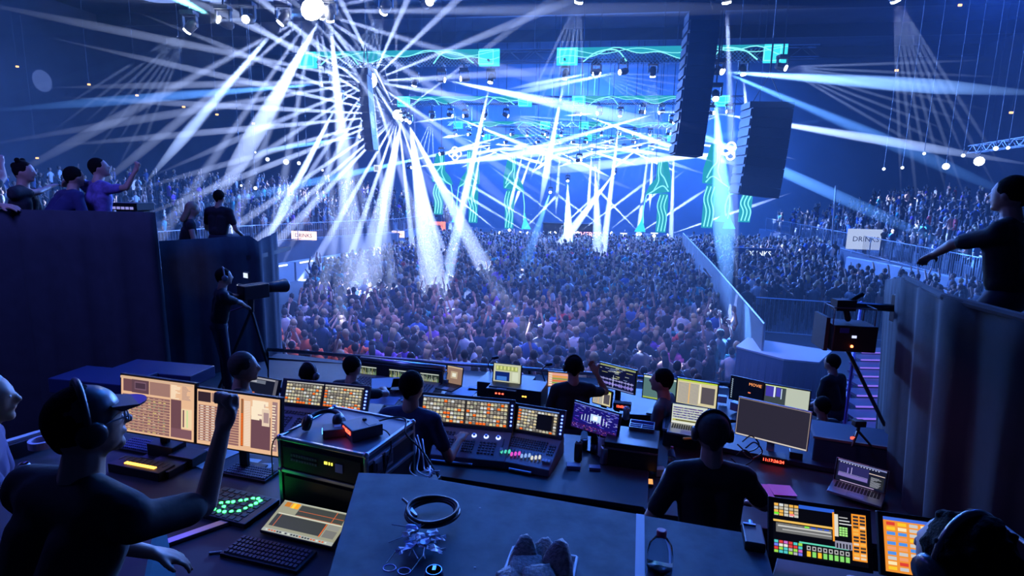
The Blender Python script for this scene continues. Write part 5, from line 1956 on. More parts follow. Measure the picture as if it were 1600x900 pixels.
cable('thick black cable running from the red-digit box over the case edge', [top(.46, .30, .05), top(.52, .40, .05), top(.60, .42, .04), top(.66, .32, .0), at_z(660, 705, 3.6), at_z(685, 745, 3.5)])
cable('thin black cable hanging over the right side of the rack case', [top(.48, .24, .05), top(.57, .26, .02), top(.62, .22, -.05), at_z(600, 760, 3.5), at_z(640, 770, 3.45)], .004)
cable('cable from the headphones down the left side of the rack case', [top(.08, .16, .03), top(.02, .10, .01), top(-.03, -.02, -.03), top(-.04, -.03, -.25)], .004)
for k in range(4):
    q = random.Random(k)
    cable(['pale loop of cable hanging behind the seated technician', 'second pale cable loop by the rack case corner', 'thin grey cable drooping to the near table', 'white twisted cable below the rack case corner'][k],
          [at_z(636 + k * 8, 668 + k * 6, 3.55), at_z(650 + k * 5, 700 + k * 5, 3.5), at_z(640 + k * 12, 735, 3.45), at_z(668 + k * 6, 748 - k * 4, 3.6), at_z(672 - k * 4, 728 + k * 3, 3.62)], .005, mat('pale_cable', (.4, .42, .5), .5))


# ---- lighting consoles
def console(label, screens, z, front_y, desk_z, seed, keys='keys', width_pad=.05, left_pad=0, strip=True):
    """desk console: sloping key surface with one or two tilted screens behind it. screens = [(bl, br, tly, kind)]"""
    c0, W0, yaw, h0 = fit(screens[0][0], screens[-1][1], z, screens[0][2], R(22))
    t = thing('lighting_console', label, 'console', (c0.x, c0.y, desk_z), yaw)
    W = W0 + 2 * width_pad
    zz = z - desk_z
    Dp = front_y
    BODY = mat('console_body', (.16, .16, .19), .45)
    BODYD = mat('console_shell', (.03, .03, .04), .45)
    b = MB()
    b.add([(-W / 2, -Dp, 0), (W / 2, -Dp, 0), (W / 2, .10, 0), (-W / 2, .10, 0), (-W / 2, -Dp, .06), (W / 2, -Dp, .06), (W / 2, .0, zz * .85), (-W / 2, .0, zz * .85), (-W / 2, .10, zz * .85), (W / 2, .10, zz * .85)],
          [(3, 2, 1, 0), (0, 1, 5, 4), (4, 5, 6, 7), (7, 6, 9, 8), (1, 2, 9, 6, 5), (0, 4, 7, 8, 3), (2, 3, 8, 9)])
    b.build('console_body', BODY, t, bevel=.006)
    sl = math.atan2(zz * .85 - .06, Dp)
    TS = Matrix.Translation((0, -Dp, .062)) @ Matrix.Rotation(sl, 4, 'X')
    SL = math.hypot(Dp, zz * .85 - .06)
    T = Matrix.Translation((0, .02, zz)) @ Matrix.Rotation(-R(22), 4, 'X')
    b = MB(); b.T = T; b.box((0, .03, h0 / 2), (W, .05, h0 + .05)); b.build('screen_hood', BODYD, t, bevel=.006)
    n = len(screens)
    for i, (bl, br, tly, kd) in enumerate(screens):
        c, w_, y_, h_ = fit(bl, br, z, tly, R(22))
        cx = (c - c0).dot(Vector((math.cos(yaw), math.sin(yaw), 0)))
        b = MB(); b.T = T @ Matrix.Translation((cx, -.001, 0)); put_ui(b, kd, w_, h0, seed + i, y=.002); b.build('display', SCREEN, t)
    if strip:
        for k in range(6):
            b = MB(); b.T = T; b.lathe([(.008, 0), (.008, .012), (.003, .013)], (W / 2 - .018, -.0, h0 * (.12 + k * .15)), n=8, axis=(0, -1, 0)); b.build('lit_encoder', glow('blue_encoder', (.12, .2, 1), 4), t)
    kb = MB(); kb.T = TS
    if keys == 'keys':
        for x0, x1 in ((-.44, -.24), (-.19, .0), (.05, .17), (.21, .38)):
            keyboard_block(kb, W * x0, W * x1, SL * .18, SL * .62, 5, 5, KEYG, gap=.3)
        keyboard_block(kb, -W * .47, -W * .05, SL * .72, SL * .86, 2, 12, KEYG, gap=.35)
        kb.build('keys', KEYG, t)['kind'] = 'stuff'
        for k in range(4):
            b = MB(); b.T = TS; b.lathe([(.02, 0), (.02, .004), (.016, .005)], (W * (.02 + k * .12), SL * .78, 0), n=14); q = b.build('lit_ring', glow('blue_ring', (.25, .35, 1), 5), t)
            b = MB(); b.T = TS; b.lathe([(.013, .004), (.012, .022), (.004, .023)], (W * (.02 + k * .12), SL * .78, 0), n=12); b.build('encoder_knob', CHROME, q)
        b = MB(); b.T = TS; b.box((W * .44, SL * .5, .002), (.008, SL * .5, .003)); b.build('fader_slot', BLACK, t)
        b = MB(); b.T = TS; b.box((W * .44, SL * .35, .012), (.02, .03, .02)); b.build('fader_cap', WHITEP, t)
    else:
        cols = [(.1, .8, .6), (.1, .8, .6), (.1, .8, .6), (.9, .1, .7), (.9, .1, .7), (.9, .1, .6), (.3, .5, 1), (.3, .5, 1), (.3, .9, .8), (.8, .8, .75), (.6, .6, .6), (.8, .8, .8)]
        for k, c in enumerate(cols):
            x = -W * .42 + k * W * .062
            b = MB(); b.T = TS; b.box((x, SL * .30, .0015), (.007, SL * .30, .003)); b.build('fader_slot', BLACK, t)
            b = MB(); b.T = TS; b.box((x, SL * (.24 + .10 * ((k * 7) % 3) / 3), .012), (.014, .026, .02)); b.build('fader_cap', glow('fader_light_%d' % (k // 3), c, .9), t)
        keyboard_block(kb, -W * .46, W * .30, SL * .52, SL * .88, 5, 17, KEYG, gap=.4)
        keyboard_block(kb, W * .33, W * .46, SL * .45, SL * .8, 4, 3, KEYG, gap=.3)
        kb.build('keys', KEYG, t)['kind'] = 'stuff'
        for k in range(3):
            b = MB(); b.T = TS; b.box((W * (.35 + k * .05), SL * .22, .012), (.02, .03, .02)); b.build('fader_cap', WHITEP, t)
    b = MB(); b.tube([(-W * .2, -Dp - .02, .02), (W * .2, -Dp - .02, .02)], .012, n=8); b.build('front_handle', CHROME, t)
    return t


console('lighting console with two screens, worked by the standing technician', [((656, 658), (722, 668), 618, 'cue'), ((729, 659), (791, 671), 626, 'cue')], 3.2, .30, 3.0, 3, left_pad=0)
console('lighting console with one screen and coloured faders, right of the two-screen one', [((804, 672), (868, 683), 636, 'cueb')], 3.18, .34, 3.0, 8, 'faders')
console('lighting console with two orange and white screens behind the rack case', [((441, 630), (498, 637), 596, 'cue'), ((505, 634), (562, 643), 600, 'cue')], 3.2, .28, 3.0, 12)
monitor('computer_monitor', 'dim dark screen left of the two-screen console, by the lit-haired technician', (384, 612), (430, 621), 3.15, 587, 'desk', 3.0, 20, seed=4, scr=SCREEN_DIM)
# colour visualiser screen
monitor('visualiser_monitor', 'hooded monitor showing a blue stage picture, right of the consoles', (893, 665), (962, 687), 3.17, 628, 'viz', 3.0, 12, seed=5)


# bottles, cans and small boxes beside it
def bottle(label, px, py, z, r, h, cap=WHITEP, tint=(.75, .85, 1), fill=.45, name='water_bottle', top=False):
    t = thing(name, label, 'bottle', at_z(px, py, z) if not top else at_z(px, py, z + h) - Vector((0, 0, h)), 0)
    m = bpy.data.materials.get('clear_pet')
    if not m:
        m = bpy.data.materials.new('clear_pet'); m.use_nodes = True
        b = m.node_tree.nodes['Principled BSDF']
        b.inputs['Transmission Weight'].default_value = 1; b.inputs['Roughness'].default_value = .06; b.inputs['IOR'].default_value = 1.2
        b.inputs['Base Color'].default_value = (.85, .93, 1, 1)
    MB().lathe([(r * .7, 0), (r, h * .04), (r * .96, h * .2), (r, h * .25), (r * .93, h * .32), (r, h * .4), (r * .97, h * .66), (r * .86, h * .78), (r * .50, h * .88), (r * .34, h * .92), (r * .34, h * .95)], n=20).build('bottle_body', m, t, smooth=True)
    MB().lathe([(r * .65, h * .02), (r * .93, h * .05), (r * .93, h * fill), (r * .3, h * fill)], n=20).build('water', mat('water_lit', (.45, .62, .8), .05, spec=.8), t, smooth=True)
    MB().lathe([(r * .38, h * .93), (r * .38, h * 1.0), (r * .30, h * 1.01)], n=14).build('cap', cap, t)
    return t


bottle('left of the two small water bottles before the visualiser', 912, 702, 3.0, .033, .20)
bottle('right of the two small water bottles before the visualiser', 928, 708, 3.0, .033, .20)
can('tall black can on the console table left of the water bottles', 903, 720, 3.0, BLACK, h=.16)
can('silver can on the console table, right of the water bottles', 944, 724, 3.0, CHROME, r=.036, h=.15)
can('second silver can, tucked against the stacked cup on the console table', 941, 712, 3.0, WHITEP, r=.04, h=.17, name='paper_cup')
for px, py, w_, d_, h_, lab in ((896, 731, .11, .07, .03, 'small dark box with pale top beside the black can'), (929, 733, .09, .06, .025, 'small pale pack leaning at the foot of the silver can')):
    o = MB().box((0, 0, h_ / 2), (w_, d_, h_)).build('small_box', mat('pack_blue', (.10, .14, .30), .4), None, bevel=.003, loc=at_z(px, py, 3.0), rz=DESK + .2); tag(o, lab, 'box')
# dark tall case and organiser tray at its end
t = thing('equipment_case', 'black case at the right end of the console table, under the organiser tray', 'flight case', at_z(985, 725, 3.0), DESK)
MB().box((0, .1, .10), (.42, .36, .2)).build('case_body', BLACK, t, bevel=.006)
MB().box((0, -.085, .15), (.42, .01, .012)).build('edge_profile', GREY, t)
p = at_z(1003, 668, 3.2)
t = thing('organiser_tray', 'blue organiser tray with four compartments on the black case', 'tray', p, DESK)
MB().box((0, 0, .005), (.20, .16, .01)).build('tray_base', mat('tray_blue', (.03, .06, .35), .5), t)
for y in (-.08, -.04, 0, .08):
    MB().box((0, y, .015), (.20, .006, .03)).build('divider', CHROME, t)
for x in (-.1, 0, .1):
    MB().box((x, -.04 if x == 0 else 0, .015), (.006, .08 if x == 0 else .16, .03)).build('divider', CHROME, t)
# little red-lit clock, cans
t = thing('led_clock_box', 'small clock with red digits behind the visualiser monitor', 'clock', at_z(972, 640, 2.95), DESK)
MB().box((0, 0, .04), (.18, .08, .08)).build('case', BLACK, t, bevel=.004)
text('13:02:24', .035, REDL, t, (0, -.042, .045), (R(90), 0, 0), 'red_digits', .001)
can('silver can just right of the visualiser monitor', 978, 655, 3.0, CHROME)

# ---- audio console at the front left
c, W_, yaw_, h_ = fit((563, 583), (690, 598), 2.80, 571, 0)
t = thing('audio_console', 'wide audio console with a meter bridge at the front rail', 'console', (c.x, c.y, 2.68), yaw_)
b = MB(); b.add([(-W_ / 2, -.75, 0), (W_ / 2, -.75, 0), (W_ / 2, 0, 0), (-W_ / 2, 0, 0), (-W_ / 2, -.75, .05), (W_ / 2, -.75, .05), (W_ / 2, 0, .12), (-W_ / 2, 0, .12)], [(3, 2, 1, 0), (0, 1, 5, 4), (4, 5, 6, 7), (1, 2, 6, 5), (2, 3, 7, 6), (3, 0, 4, 7)])
b.build('console_body', mat('console_body', (.16, .16, .19), .45), t, bevel=.006)
MB().box((0, .05, .17), (W_ * 1.02, .10, .20)).build('meter_bridge', BLACK, t, bevel=.006)
b = MB(); b.tube([(-W_ * .52, .06, .29), (W_ * .52, .06, .29)], .035, n=10); b.build('bridge_top', CHROME, t, smooth=True)
for k, x in enumerate((-.40, -.02, .36)):
    b = MB(); b.T = Matrix.Translation((x * W_, -.005, .11)); put_ui(b, 'meters', W_ * .22, .11, k); b.build('display', SCREEN, t)
b = MB(); b.T = Matrix.Translation((0, -.75, .055)) @ Matrix.Rotation(math.atan2(.07, .75), 4, 'X')
for i in range(24):
    b.box((-W_ * .45 + i * W_ * .039, .14, .003), (.006, .18, .004), GREY)
    b.box((-W_ * .45 + i * W_ * .039, .10 + .08 * ((i * 5) % 7) / 7, .012), (.018, .03, .018), WHITEP)
keyboard_block(b, -W_ * .46, W_ * .46, .30, .66, 8, 24, KEYG, gap=.4)
q = b.build('faders_and_keys', None, t); q['kind'] = 'stuff'
for px, py, w_, d_, rz, m, lab in ((603, 598, .34, .36, .5, PAPER, 'cream sheet lying on the audio console'), (632, 600, .30, .40, .4, mat('paper_yellow', (.5, .42, .25), .9), 'yellowish sheet right of the cream one on the audio console'),
                              (600, 626, .30, .24, .2, mat('paper_blue', (.22, .24, .42), .9), 'bluish paper hanging over the near end of the audio console'), (560, 612, .2, .16, .2, PAPER, 'small pale sheet near the headphone technician')):
    o = MB().box((0, 0, .001), (w_, d_, .003)).build('paper_sheet', m, None, loc=at_z(px, py, 2.82), rz=yaw_ + rz); tag(o, lab, 'paper')

# ---- laptops and screens on the front desk
laptop('small laptop with a brown screen on the front desk, behind the standing technician', (697, 597), (721, 602), 2.80, 571, 'brown', 10, lid=DARK, body=DARK)
laptop('laptop with a pale screen on the raised black cases', (770, 596), (813, 601), 2.93, 567, 'mix', 8, lid=BLACK, body=DARK)
o = MB().box((0, -.1, .10), (.62, .42, .2)).build('equipment_case', BLACK, None, bevel=.008, loc=at_z(795, 612, 2.70), rz=DESK); tag(o, 'black case under the pale-screened laptop', 'flight case')
t = thing('equipment_rack', 'black rack of gear with small red and yellow lamps behind the one-screen console', 'rack', at_z(810, 630, 2.70), DESK)
MB().box((0, 0, .12), (.62, .36, .24)).build('case_body', BLACK, t, bevel=.006)
for k, (x, c) in enumerate(((-.22, 'red'), (-.18, 'red'), (-.14, 'red'), (.10, 'yellow'), (.13, 'yellow'))):
    MB().box((x, -.182, .16), (.02, .004, .014)).build('status_lamp', REDL if c == 'red' else AMB, t)
monitor('computer_monitor', 'small screen with red and green bands, left of the headphone technician', (856, 603), (887, 606), 2.86, 581, 'bands', 2.68, 4, seed=6)
monitor('computer_monitor', 'tall monitor with waveforms right of the headphone technician', (935, 601), (990, 616), 2.98, 567, 'wave', 2.68, 5, seed=7)
monitor('computer_monitor', 'small low screen with yellow lines under the waveform monitor', (926, 628), (953, 636), 2.80, 606, 'list', 2.68, 5, seed=8)
monitor('computer_monitor', 'greenish monitor behind the technician in profile', (1004, 620), (1054, 629), 2.86, 586, 'green', 2.68, 5, seed=9)
monitor('computer_monitor', 'monitor with a yellow list and a grey window right of the technician in profile', (1056, 628), (1118, 639), 2.86, 591, 'list', 2.68, 5, seed=10)
t, W_, h_, T_ = monitor('computer_monitor', 'dark monitor with small orange lettering behind the big grey monitor', (1140, 622), (1190, 634), 2.92, 588, 'dark', 2.68, 3, seed=11)
o = text('MOVIE', .045, glow('orange_letters', (1, .35, .12), 1.3), t, (W_ * .27, -.022, 2.92 - 2.68 + h_ * .86), (R(87), 0, 0), 'lettering', .0006)
monitor('computer_monitor', 'monitor half dark and half pale green, rightmost on the front desk', (1193, 632), (1262, 645), 2.95, 600, 'half', 2.68, 3, seed=12)
# laptop on a silver-edged case, right of centre
laptop('silver laptop with violet tracks on its screen, left of the man in headphones', (1048, 659), (1104, 668), 3.12, 630, 'tracks', 12)
t = thing('rack_case', 'silver-edged case under the laptop, left of the man in headphones', 'flight case', at_z(1080, 690, 2.95), DESK)
MB().box((0, .05, .075), (.50, .42, .15)).build('case_body', LAM, t, bevel=.006)
for x in (-.25, .25):
    MB().box((x, .05, .15), (.02, .44, .02)).build('edge_profile', CHROME, t)
MB().box((0, -.16, .15), (.5, .02, .02)).build('edge_profile', CHROME, t)
# big grey monitor
monitor('computer_monitor', 'large grey monitor with a pale frame, right of the man in headphones', (1149, 677), (1260, 705), 3.10, 621, 'grey', 2.95, 4, bez=.006, seed=13, housing=mat('white_bezel', (.35, .34, .36), .5))
t = thing('led_clock_box', 'black box with red LED digits under the large grey monitor', 'clock', at_z(1207, 722, 2.95), R(-22))
MB().box((0, 0, .035), (.20, .12, .07)).build('case', BLACK, t, bevel=.004)
text('11:17:26:24', .036, REDL, t, (0, -.062, .038), (R(90), 0, 0), 'red_digits', .001)
o = MB().box((0, 0, .05), (.10, .08, .10)).build('equipment_box', BLACK, None, bevel=.006, loc=at_z(1242, 722, 2.95), rz=R(-22)); tag(o, 'small black box right of the red digits under the grey monitor', 'box')
b = MB(); o = b.box((0, 0, .02), (.95, .45, .04)).build('monitor_shelf', mat('shelf_dark', (.02, .03, .06), .3), None, bevel=.004, loc=at_z(1210, 705, 2.955), rz=R(-24)); tag(o, 'glossy dark shelf under the large grey monitor', 'shelf')
for k, (x, y) in enumerate(((1165, 700), (1150, 712), (1160, 690))):
    cable(['tangled black cable left of the red digits', 'second tangled cable by the headphones', 'looping cable under the grey monitor corner'][k], [at_z(x, y, 3.05), at_z(x + 14, y - 9, 3.12), at_z(x + 26, y + 6, 3.03), at_z(x + 8, y + 16, 3.02), at_z(x - 8, y + 4, 3.08)], .006)
PINK = mat('pink_paper', (.90, .25, .50), .9)
for px, py, w_, d_, rz, lab in ((1190, 766, .14, .20, -.15, 'pink note paper half hidden by the man in headphones'), (1222, 766, .17, .16, -.1, 'pink square note right of the other pink one')):
    o = MB().box((0, 0, .001), (w_, d_, .003)).build('note_paper', PINK, None, loc=at_z(px, py, 2.958), rz=rz); tag(o, lab, 'paper')
# phone, small boxes by the man's left hand
t = thing('phone', 'phone with an orange screen at the left of the man in headphones', 'phone', at_z(1013, 752, 2.958), DESK + .1)
MB().box((0, 0, .005), (.075, .15, .01)).build('phone_body', BLACK, t, bevel=.003)
MB().box((0, -.02, .011), (.065, .08, .001)).build('phone_screen', glow('phone_orange', (1, .4, .12), 1.2), t)
o = MB().box((0, 0, .03), (.08, .06, .06)).build('small_box', mat('mint_box', (.25, .5, .45), .5), None, bevel=.003, loc=at_z(1031, 742, 2.955), rz=.1); tag(o, 'pale mint box beside the orange phone', 'box')
bottle('small bottle with a pink label left of the man in headphones', 1048, 728, 2.955, .03, .17, cap=mat('red_cap', (.5, .05, .12), .4))
b = MB(); o = b.cap((-.03, 0, .015), (.04, .01, .015), .012, .010).build('yellow_clip', mat('yellow_plastic', (.8, .6, .05), .5), None, loc=at_z(1074, 688, 3.1)); tag(o, 'yellow clip on the silver-edged case', 'clip')

# ---- right laptop, case with the mini tripod
laptop('silver laptop with a violet editor on its screen, at the right', (1304, 748), (1382, 771), 3.0, 716, 'mac', 14)
t = thing('flight_case', 'dark flight case with a mini tripod on its lid, by the black drape', 'flight case', at_z(1352, 694, 3.2) - Vector((-.04, -.20, .32)), R(-20))
MB().box((0, 0, .16), (.68, .42, .32)).build('case_body', mat('case_laminate_blue', (.02, .05, .10), .4), t, bevel=.01)
for s in (-1, 1):
    MB().box((s * .34, 0, .32), (.02, .43, .02)).build('edge_profile', GREY, t)
MB().box((0, -.21, .32), (.69, .02, .02)).build('edge_profile', GREY, t)
t = thing('mini_tripod', 'small black camera on a mini tripod, standing on the flight case', 'tripod', at_z(1338, 693, 3.2), 0)
for a in (-2.4, -.5, 1.3):
    b = MB(); b.cap((0, 0, .11), (.10 * math.cos(a), .10 * math.sin(a), .008), .011, .009); b.build('leg', BLACK, t, smooth=True)
b = MB(); b.cap((0, 0, .11), (0, 0, .15), .014); b.build('head', BLACK, t)
q = MB().box((0, 0, .175), (.09, .06, .05)).build('camera_body', BLACK, t, bevel=.006)
MB().lathe([(.02, 0), (.022, .03), (.018, .035)], (0, .03, .175), n=14, axis=(0, 1, 0)).build('camera_lens', BLACK, q)
MB().box((-.055, -.03, .06), (.03, .015, .02)).build('red_lamp', glow('dim_red', (1, .12, .08), 1.5), t)

# ---- lower right touch screens
monitor('touch_screen', 'big colourful touch screen at the lower right', (1208, 864), (1357, 888), 3.56, 783, 'touch', 3.5, 28, seed=14, cat='monitor', bez=.02, stand=None)
monitor('touch_screen', 'second colourful touch screen, mostly hidden by the curly head', (1384, 892), (1500, 910), 3.56, 806, 'touch2', 3.5, 28, seed=15, cat='monitor', bez=.02, stand=None)
for k, (a, c_, lab) in enumerate((((1172, 815), (1190, 900), 'silver edge strip left of the big touch screen'), ((1555, 813), (1604, 850), 'silver rail at the right edge of the picture'))):
    p0, p1 = at_z(*a, 3.62), at_z(*c_, 3.62)
    o = MB().tube([(0, 0, 0), p1 - p0], .012, n=8).build('metal_rail', CHROME, None, loc=p0); tag(o, lab, 'rail')
t = thing('control_box', 'dark control box with a blue-lit edge left of the big touch screen', 'box', at_z(1176, 846, 3.752), DESK)
MB().box((0, 0, .02), (.08, .15, .04)).build('case', BLACK, t, bevel=.005)
MB().box((-.01, .06, .042), (.05, .012, .006)).build('edge_strip', CHROME, t)

# ---- on the nearest table
bottle('large half-full water bottle with a red cap right of the tape line', 1034, 829, 3.78, .046, .25, top=True, cap=mat('red_cap', (.5, .05, .12), .4), name='large_water_bottle')
t = thing('cable_coil', 'coil of black cable lying on the nearest table', 'cable', at_z(676, 803, 3.782), 0)
for k in range(4):
    r_ = .098 + .006 * k
    b = MB(); b.tube([(r_ * math.cos(a), r_ * .95 * math.sin(a), .008 + .009 * (k % 3) + .004 * math.sin(a * 2 + k)) for a in np.linspace(0, 6.283, 33)], .0075, n=6, close=False); b.build('cable_loop', CABLE, t, smooth=True)
b = MB(); b.tube(bezier([(-.06, -.07, .03), (-.10, .0, .012), (-.12, .06, .01), (-.15, .10, .01)]), .006, n=6); b.build('cable_end', CABLE, t)
b = MB(); b.box((-.085, -.01, .012), (.07, .014, .014), rz=2.1); b.build('plug', CHROME, t)
# heap of wrapped sticks
STK = [mat('wrapper_pale', (.75, .76, .85), .25), mat('wrapper_blue', (.4, .45, .75), .25), mat('wrapper_white', (.9, .9, .9), .3)]
r = random.Random(5)
for k in range(15):
    px, py = 655 + r.uniform(-26, 24), 846 + r.uniform(-22, 22)
    p = at_z(px, py, 3.784 + .004 * (k % 4))
    t = thing('lollipop', 'wrapped sweet on a pale stick in the heap left of the bread rolls', 'sweet', p, r.uniform(0, 6.28), 'heap of wrapped sweets on the nearest table')
    b = MB(); b.tube([(0, 0, .006), (.075, 0, .006)], .0022, n=6); b.build('stick', WHITEP, t)
    b = MB()
    ring = []
    for q in range(9):
        a_ = 6.283 * q / 9; rr = .018 + .014 * r.random()
        ring.append((-.012 + rr * math.cos(a_), rr * .8 * math.sin(a_), .004 + .016 * r.random()))
    b.add([(-.01, 0, .016)] + ring, [(0, q + 1, (q + 1) % 9 + 1) for q in range(9)])
    b.ball((-.010, .0, .008), (.010, .009, .007), n=6)
    for sg in (-1, 1):
        b.add([(-.02, sg * .008, .01), (-.046, sg * .022, .016), (-.05, sg * .006, .006), (-.035, sg * .002, .018)], [(0, 1, 3), (1, 2, 3), (0, 3, 2)])
    b.build('wrapper', STK[k % 3], t)
t = can('open can seen from above at the bottom of the nearest table', 678, 891, 3.78, mat('can_dark', (.08, .08, .14), .3, .6), r=.033, h=.12, top_at=True)
for k, (px, py, lab) in enumerate(((620, 894, 'dark spectacles lying at the bottom left of the nearest table'), (742, 888, 'tiny white crumb on the nearest table near the bottom'), (750, 795, 'tiny pale speck on the nearest table'))):
    if k == 0:
        t = thing('spectacles', lab, 'glasses', at_z(px, py, 3.785), DESK)
        for s in (-1, 1):
            b = MB(); b.tube([(s * .03 + .024 * math.cos(a), .02 * math.sin(a), .01) for a in np.linspace(0, 6.283, 15)], .003, n=5, close=False); b.build('rim', mat('frame_violet', (.15, .1, .4), .3), t)
            b = MB(); b.tube([(s * .054, 0, .01), (s * .056, .10, .01)], .0025, n=5); b.build('temple', BLACK, t)
    else:
        o = MB().box((0, 0, .003), (.008, .005, .005)).build('crumb', WHITEP, None, loc=at_z(px, py, 3.782)); tag(o, lab, 'crumb')
# tray of dark rolls
t = thing('serving_tray', 'white square tray with dark baked triangles at the bottom of the picture', 'tray', at_z(842, 903, 3.782), DESK + .05)
TRY = mat('tray_white', (.55, .57, .62), .4)
w2 = .125
b = MB(); b.box((0, 0, .004), (w2 * 1.9, w2 * 1.9, .008)); b.build('tray_base', TRY, t, bevel=.003)
for x, y, sx, sy in ((-w2, 0, .012, w2 * 2), (w2, 0, .012, w2 * 2), (0, -w2, w2 * 2, .012), (0, w2, w2 * 2, .012)):
    MB().box((x, y, .014), (sx, sy, .028)).build('rim', TRY, t, bevel=.004)
BRD = mat('dark_bread', (.50, .42, .38), .85, noise=.75, scale=70, bump=.8)
c0 = at_z(842, 903, 3.782)
Tt = Matrix.Translation(c0) @ Matrix.Rotation(DESK + .05, 4, 'Z')
for k, (x, y, z, rz, rx, s_, lab) in enumerate(((-.065, .045, .060, .2, .75, 1.0, 'dark triangular bun standing at the left corner of the tray'), (.0, .07, .05, -.2, .6, .95, 'dark triangular bun at the back middle of the tray'),
                                          (.065, .03, .065, -.1, .9, 1.1, 'tallest dark triangular bun at the right of the tray'), (-.045, -.02, .04, .1, .1, 1.0, 'rounded bun lying across the left of the tray'),
                                          (.015, -.075, .04, .5, .15, 1.0, 'rounded bun at the front of the tray'), (-.08, -.085, .035, .9, .1, .85, 'bun at the lower left corner of the tray'))):
    me = bpy.data.meshes.new('bun')
    bm = bmesh.new(); bmesh.ops.create_cube(bm, size=1.0)
    bmesh.ops.subdivide_edges(bm, edges=bm.edges, cuts=5, use_grid_fill=True)
    for v in bm.verts:
        q = v.co
        n = q.normalized() * .62
        q = q.lerp(n, .55)
        if k < 3:
            f = 1.15 - (q.y + .5) * .75
            q = Vector((q.x * f, q.y, q.z))
        v.co = Vector((q.x * .115, q.y * .12, q.z * .06)) * s_ * (1 + .05 * math.sin(q.x * 31 + k) * math.sin(q.y * 27))
    bm.to_mesh(me); bm.free(); me.shade_smooth(); me.materials.append(BRD)
    o = bpy.data.objects.new('bread_bun', me); C.objects.link(o)
    o.location = Tt @ Vector((x, y, z)); o.rotation_euler = (rx, 0, DESK + rz)
    tag(o, lab, 'bun', 'buns on the white tray')

# ---- microphones and stands near the front laptops
for px, py, lab in ((765, 603, 'gooseneck microphone by the pale-screened laptop'), (848, 615, 'tangled microphone stand left of the banded screen')):
    t = thing('desk_microphone', lab, 'microphone', at_z(px, py, 2.72), 0)
    MB().lathe([(.06, 0), (.06, .012), (.015, .02)], n=16).build('base', BLACK, t)
    b = MB(); b.tube(bezier([(0, 0, .01), (.02, 0, .15), (-.02, .02, .28), (.04, .02, .36)]), .008, n=6); b.build('gooseneck', GREY, t, smooth=True)
    b = MB(); b.cap((.04, .02, .36), (.09, .02, .37), .02, .022); b.build('capsule', DARK, t, smooth=True)
for k, (px, py, w_, d_, lab) in enumerate(((722, 612, .34, .26, 'stack of bluish papers right of the small brown laptop'), (745, 608, .20, .16, 'small white sheet behind the two-screen console'))):
    o = MB().box((0, 0, .004), (w_, d_, .008)).build('paper_sheet', mat('paper_blue2', (.25, .32, .5), .8), None, loc=at_z(px, py, 2.74), rz=DESK + .2 * k); tag(o, lab, 'paper')
bottle('small blue bottle in front of the brown-screened laptop', 697, 605, 2.74, .035, .22)
for k, (px, py, s_) in enumerate(((1128, 628, .10), (1150, 640, .12))):
    o = MB().box((0, 0, s_ * .4), (s_, s_ * .8, s_ * .8)).build('white_box', WHITEP, None, bevel=.006, loc=at_z(px, py, 2.70), rz=-.3 + k); tag(o, ['small white device right of the yellow list monitor', 'white box below the dark monitor with orange lettering'][k], 'box')

# ================================================================== RISERS WITH PEOPLE, LEFT AND RIGHT
def drape_wall(name, label, top_pts, z_bot, flare=.0, m=DRAPE, thick=.06, cat='curtain', amp=1.0):
    """hanging cloth whose upper edge runs through the given world points"""
    t = thing(name, label, cat, (top_pts[0].x, top_pts[0].y, z_bot), 0)
    o = Vector((top_pts[0].x, top_pts[0].y, z_bot))
    rows = 14
    cols = []
    s = 0
    for a, c in zip(top_pts, top_pts[1:]):
        L = (c - a).length
        k = max(2, int(L / .07))
        n = Vector((-(c - a).y, (c - a).x, 0)).normalized()
        for j in range(k):
            p = a.lerp(c, j / k)
            cols.append((p, n, s)); s += L / k
    cols.append((top_pts[-1], n, s))
    vs, fs = [], []
    for p, n, s in cols:
        for i in range(rows + 1):
            f = i / rows
            q = Vector((p.x, p.y, p.z * (1 - f) + z_bot * f))
            w_ = amp * (.012 + .028 * f) * (math.sin(s * 14) + .5 * math.sin(s * 31 + 1)) - flare * f
            vs.append(q + n * w_ - o)
    R1 = rows + 1
    for j in range(len(cols) - 1):
        for i in range(rows):
            fs.append((j * R1 + i, j * R1 + i + 1, (j + 1) * R1 + i + 1, (j + 1) * R1 + i))
    b = MB(); b.add(vs, fs)
    q = b.build('cloth', m, t, smooth=True)
    sd = q.modifiers.new('thick', 'SOLIDIFY'); sd.thickness = .012
    return t


# left riser: a long draped block with people on its top
LT = [at_y(-130, 324, 6.35), at_y(236, 328, 6.35)]
LT[1].z = LT[0].z = 4.84
LT = [LT[0], LT[1], LT[1] + Vector((-.28, .5, -.1)), LT[1] + Vector((-.75, 1.2, -.5))]
drape_wall('riser_drape', 'long black drape hanging from the people deck at the left', LT, 0.0, amp=2.2)
a, c = at_y(238, 366, 8.4), at_y(398, 372, 9.6)
a.z = c.z = 4.30
c2 = c + Vector((.02, .9, 0))
drape_wall('riser_drape', 'black draped block under the seated pair, with the hanging edge beside the camera operator', [a, c + Vector((-.08, 0, 0)), c + Vector((0, .1, -.1)), c2], 0.0)
o = MB()
o.add([LT[0], LT[1], LT[1] + Vector((-.3, 3, 0)), LT[0] + Vector((-4, 3, 0))] + [q - Vector((0, 0, .05)) for q in (LT[0], LT[1], LT[1] + Vector((-.3, 3, 0)), LT[0] + Vector((-4, 3, 0)))], [(3, 2, 1, 0), (4, 5, 6, 7), (0, 1, 5, 4), (1, 2, 6, 5), (2, 3, 7, 6), (3, 0, 4, 7)])
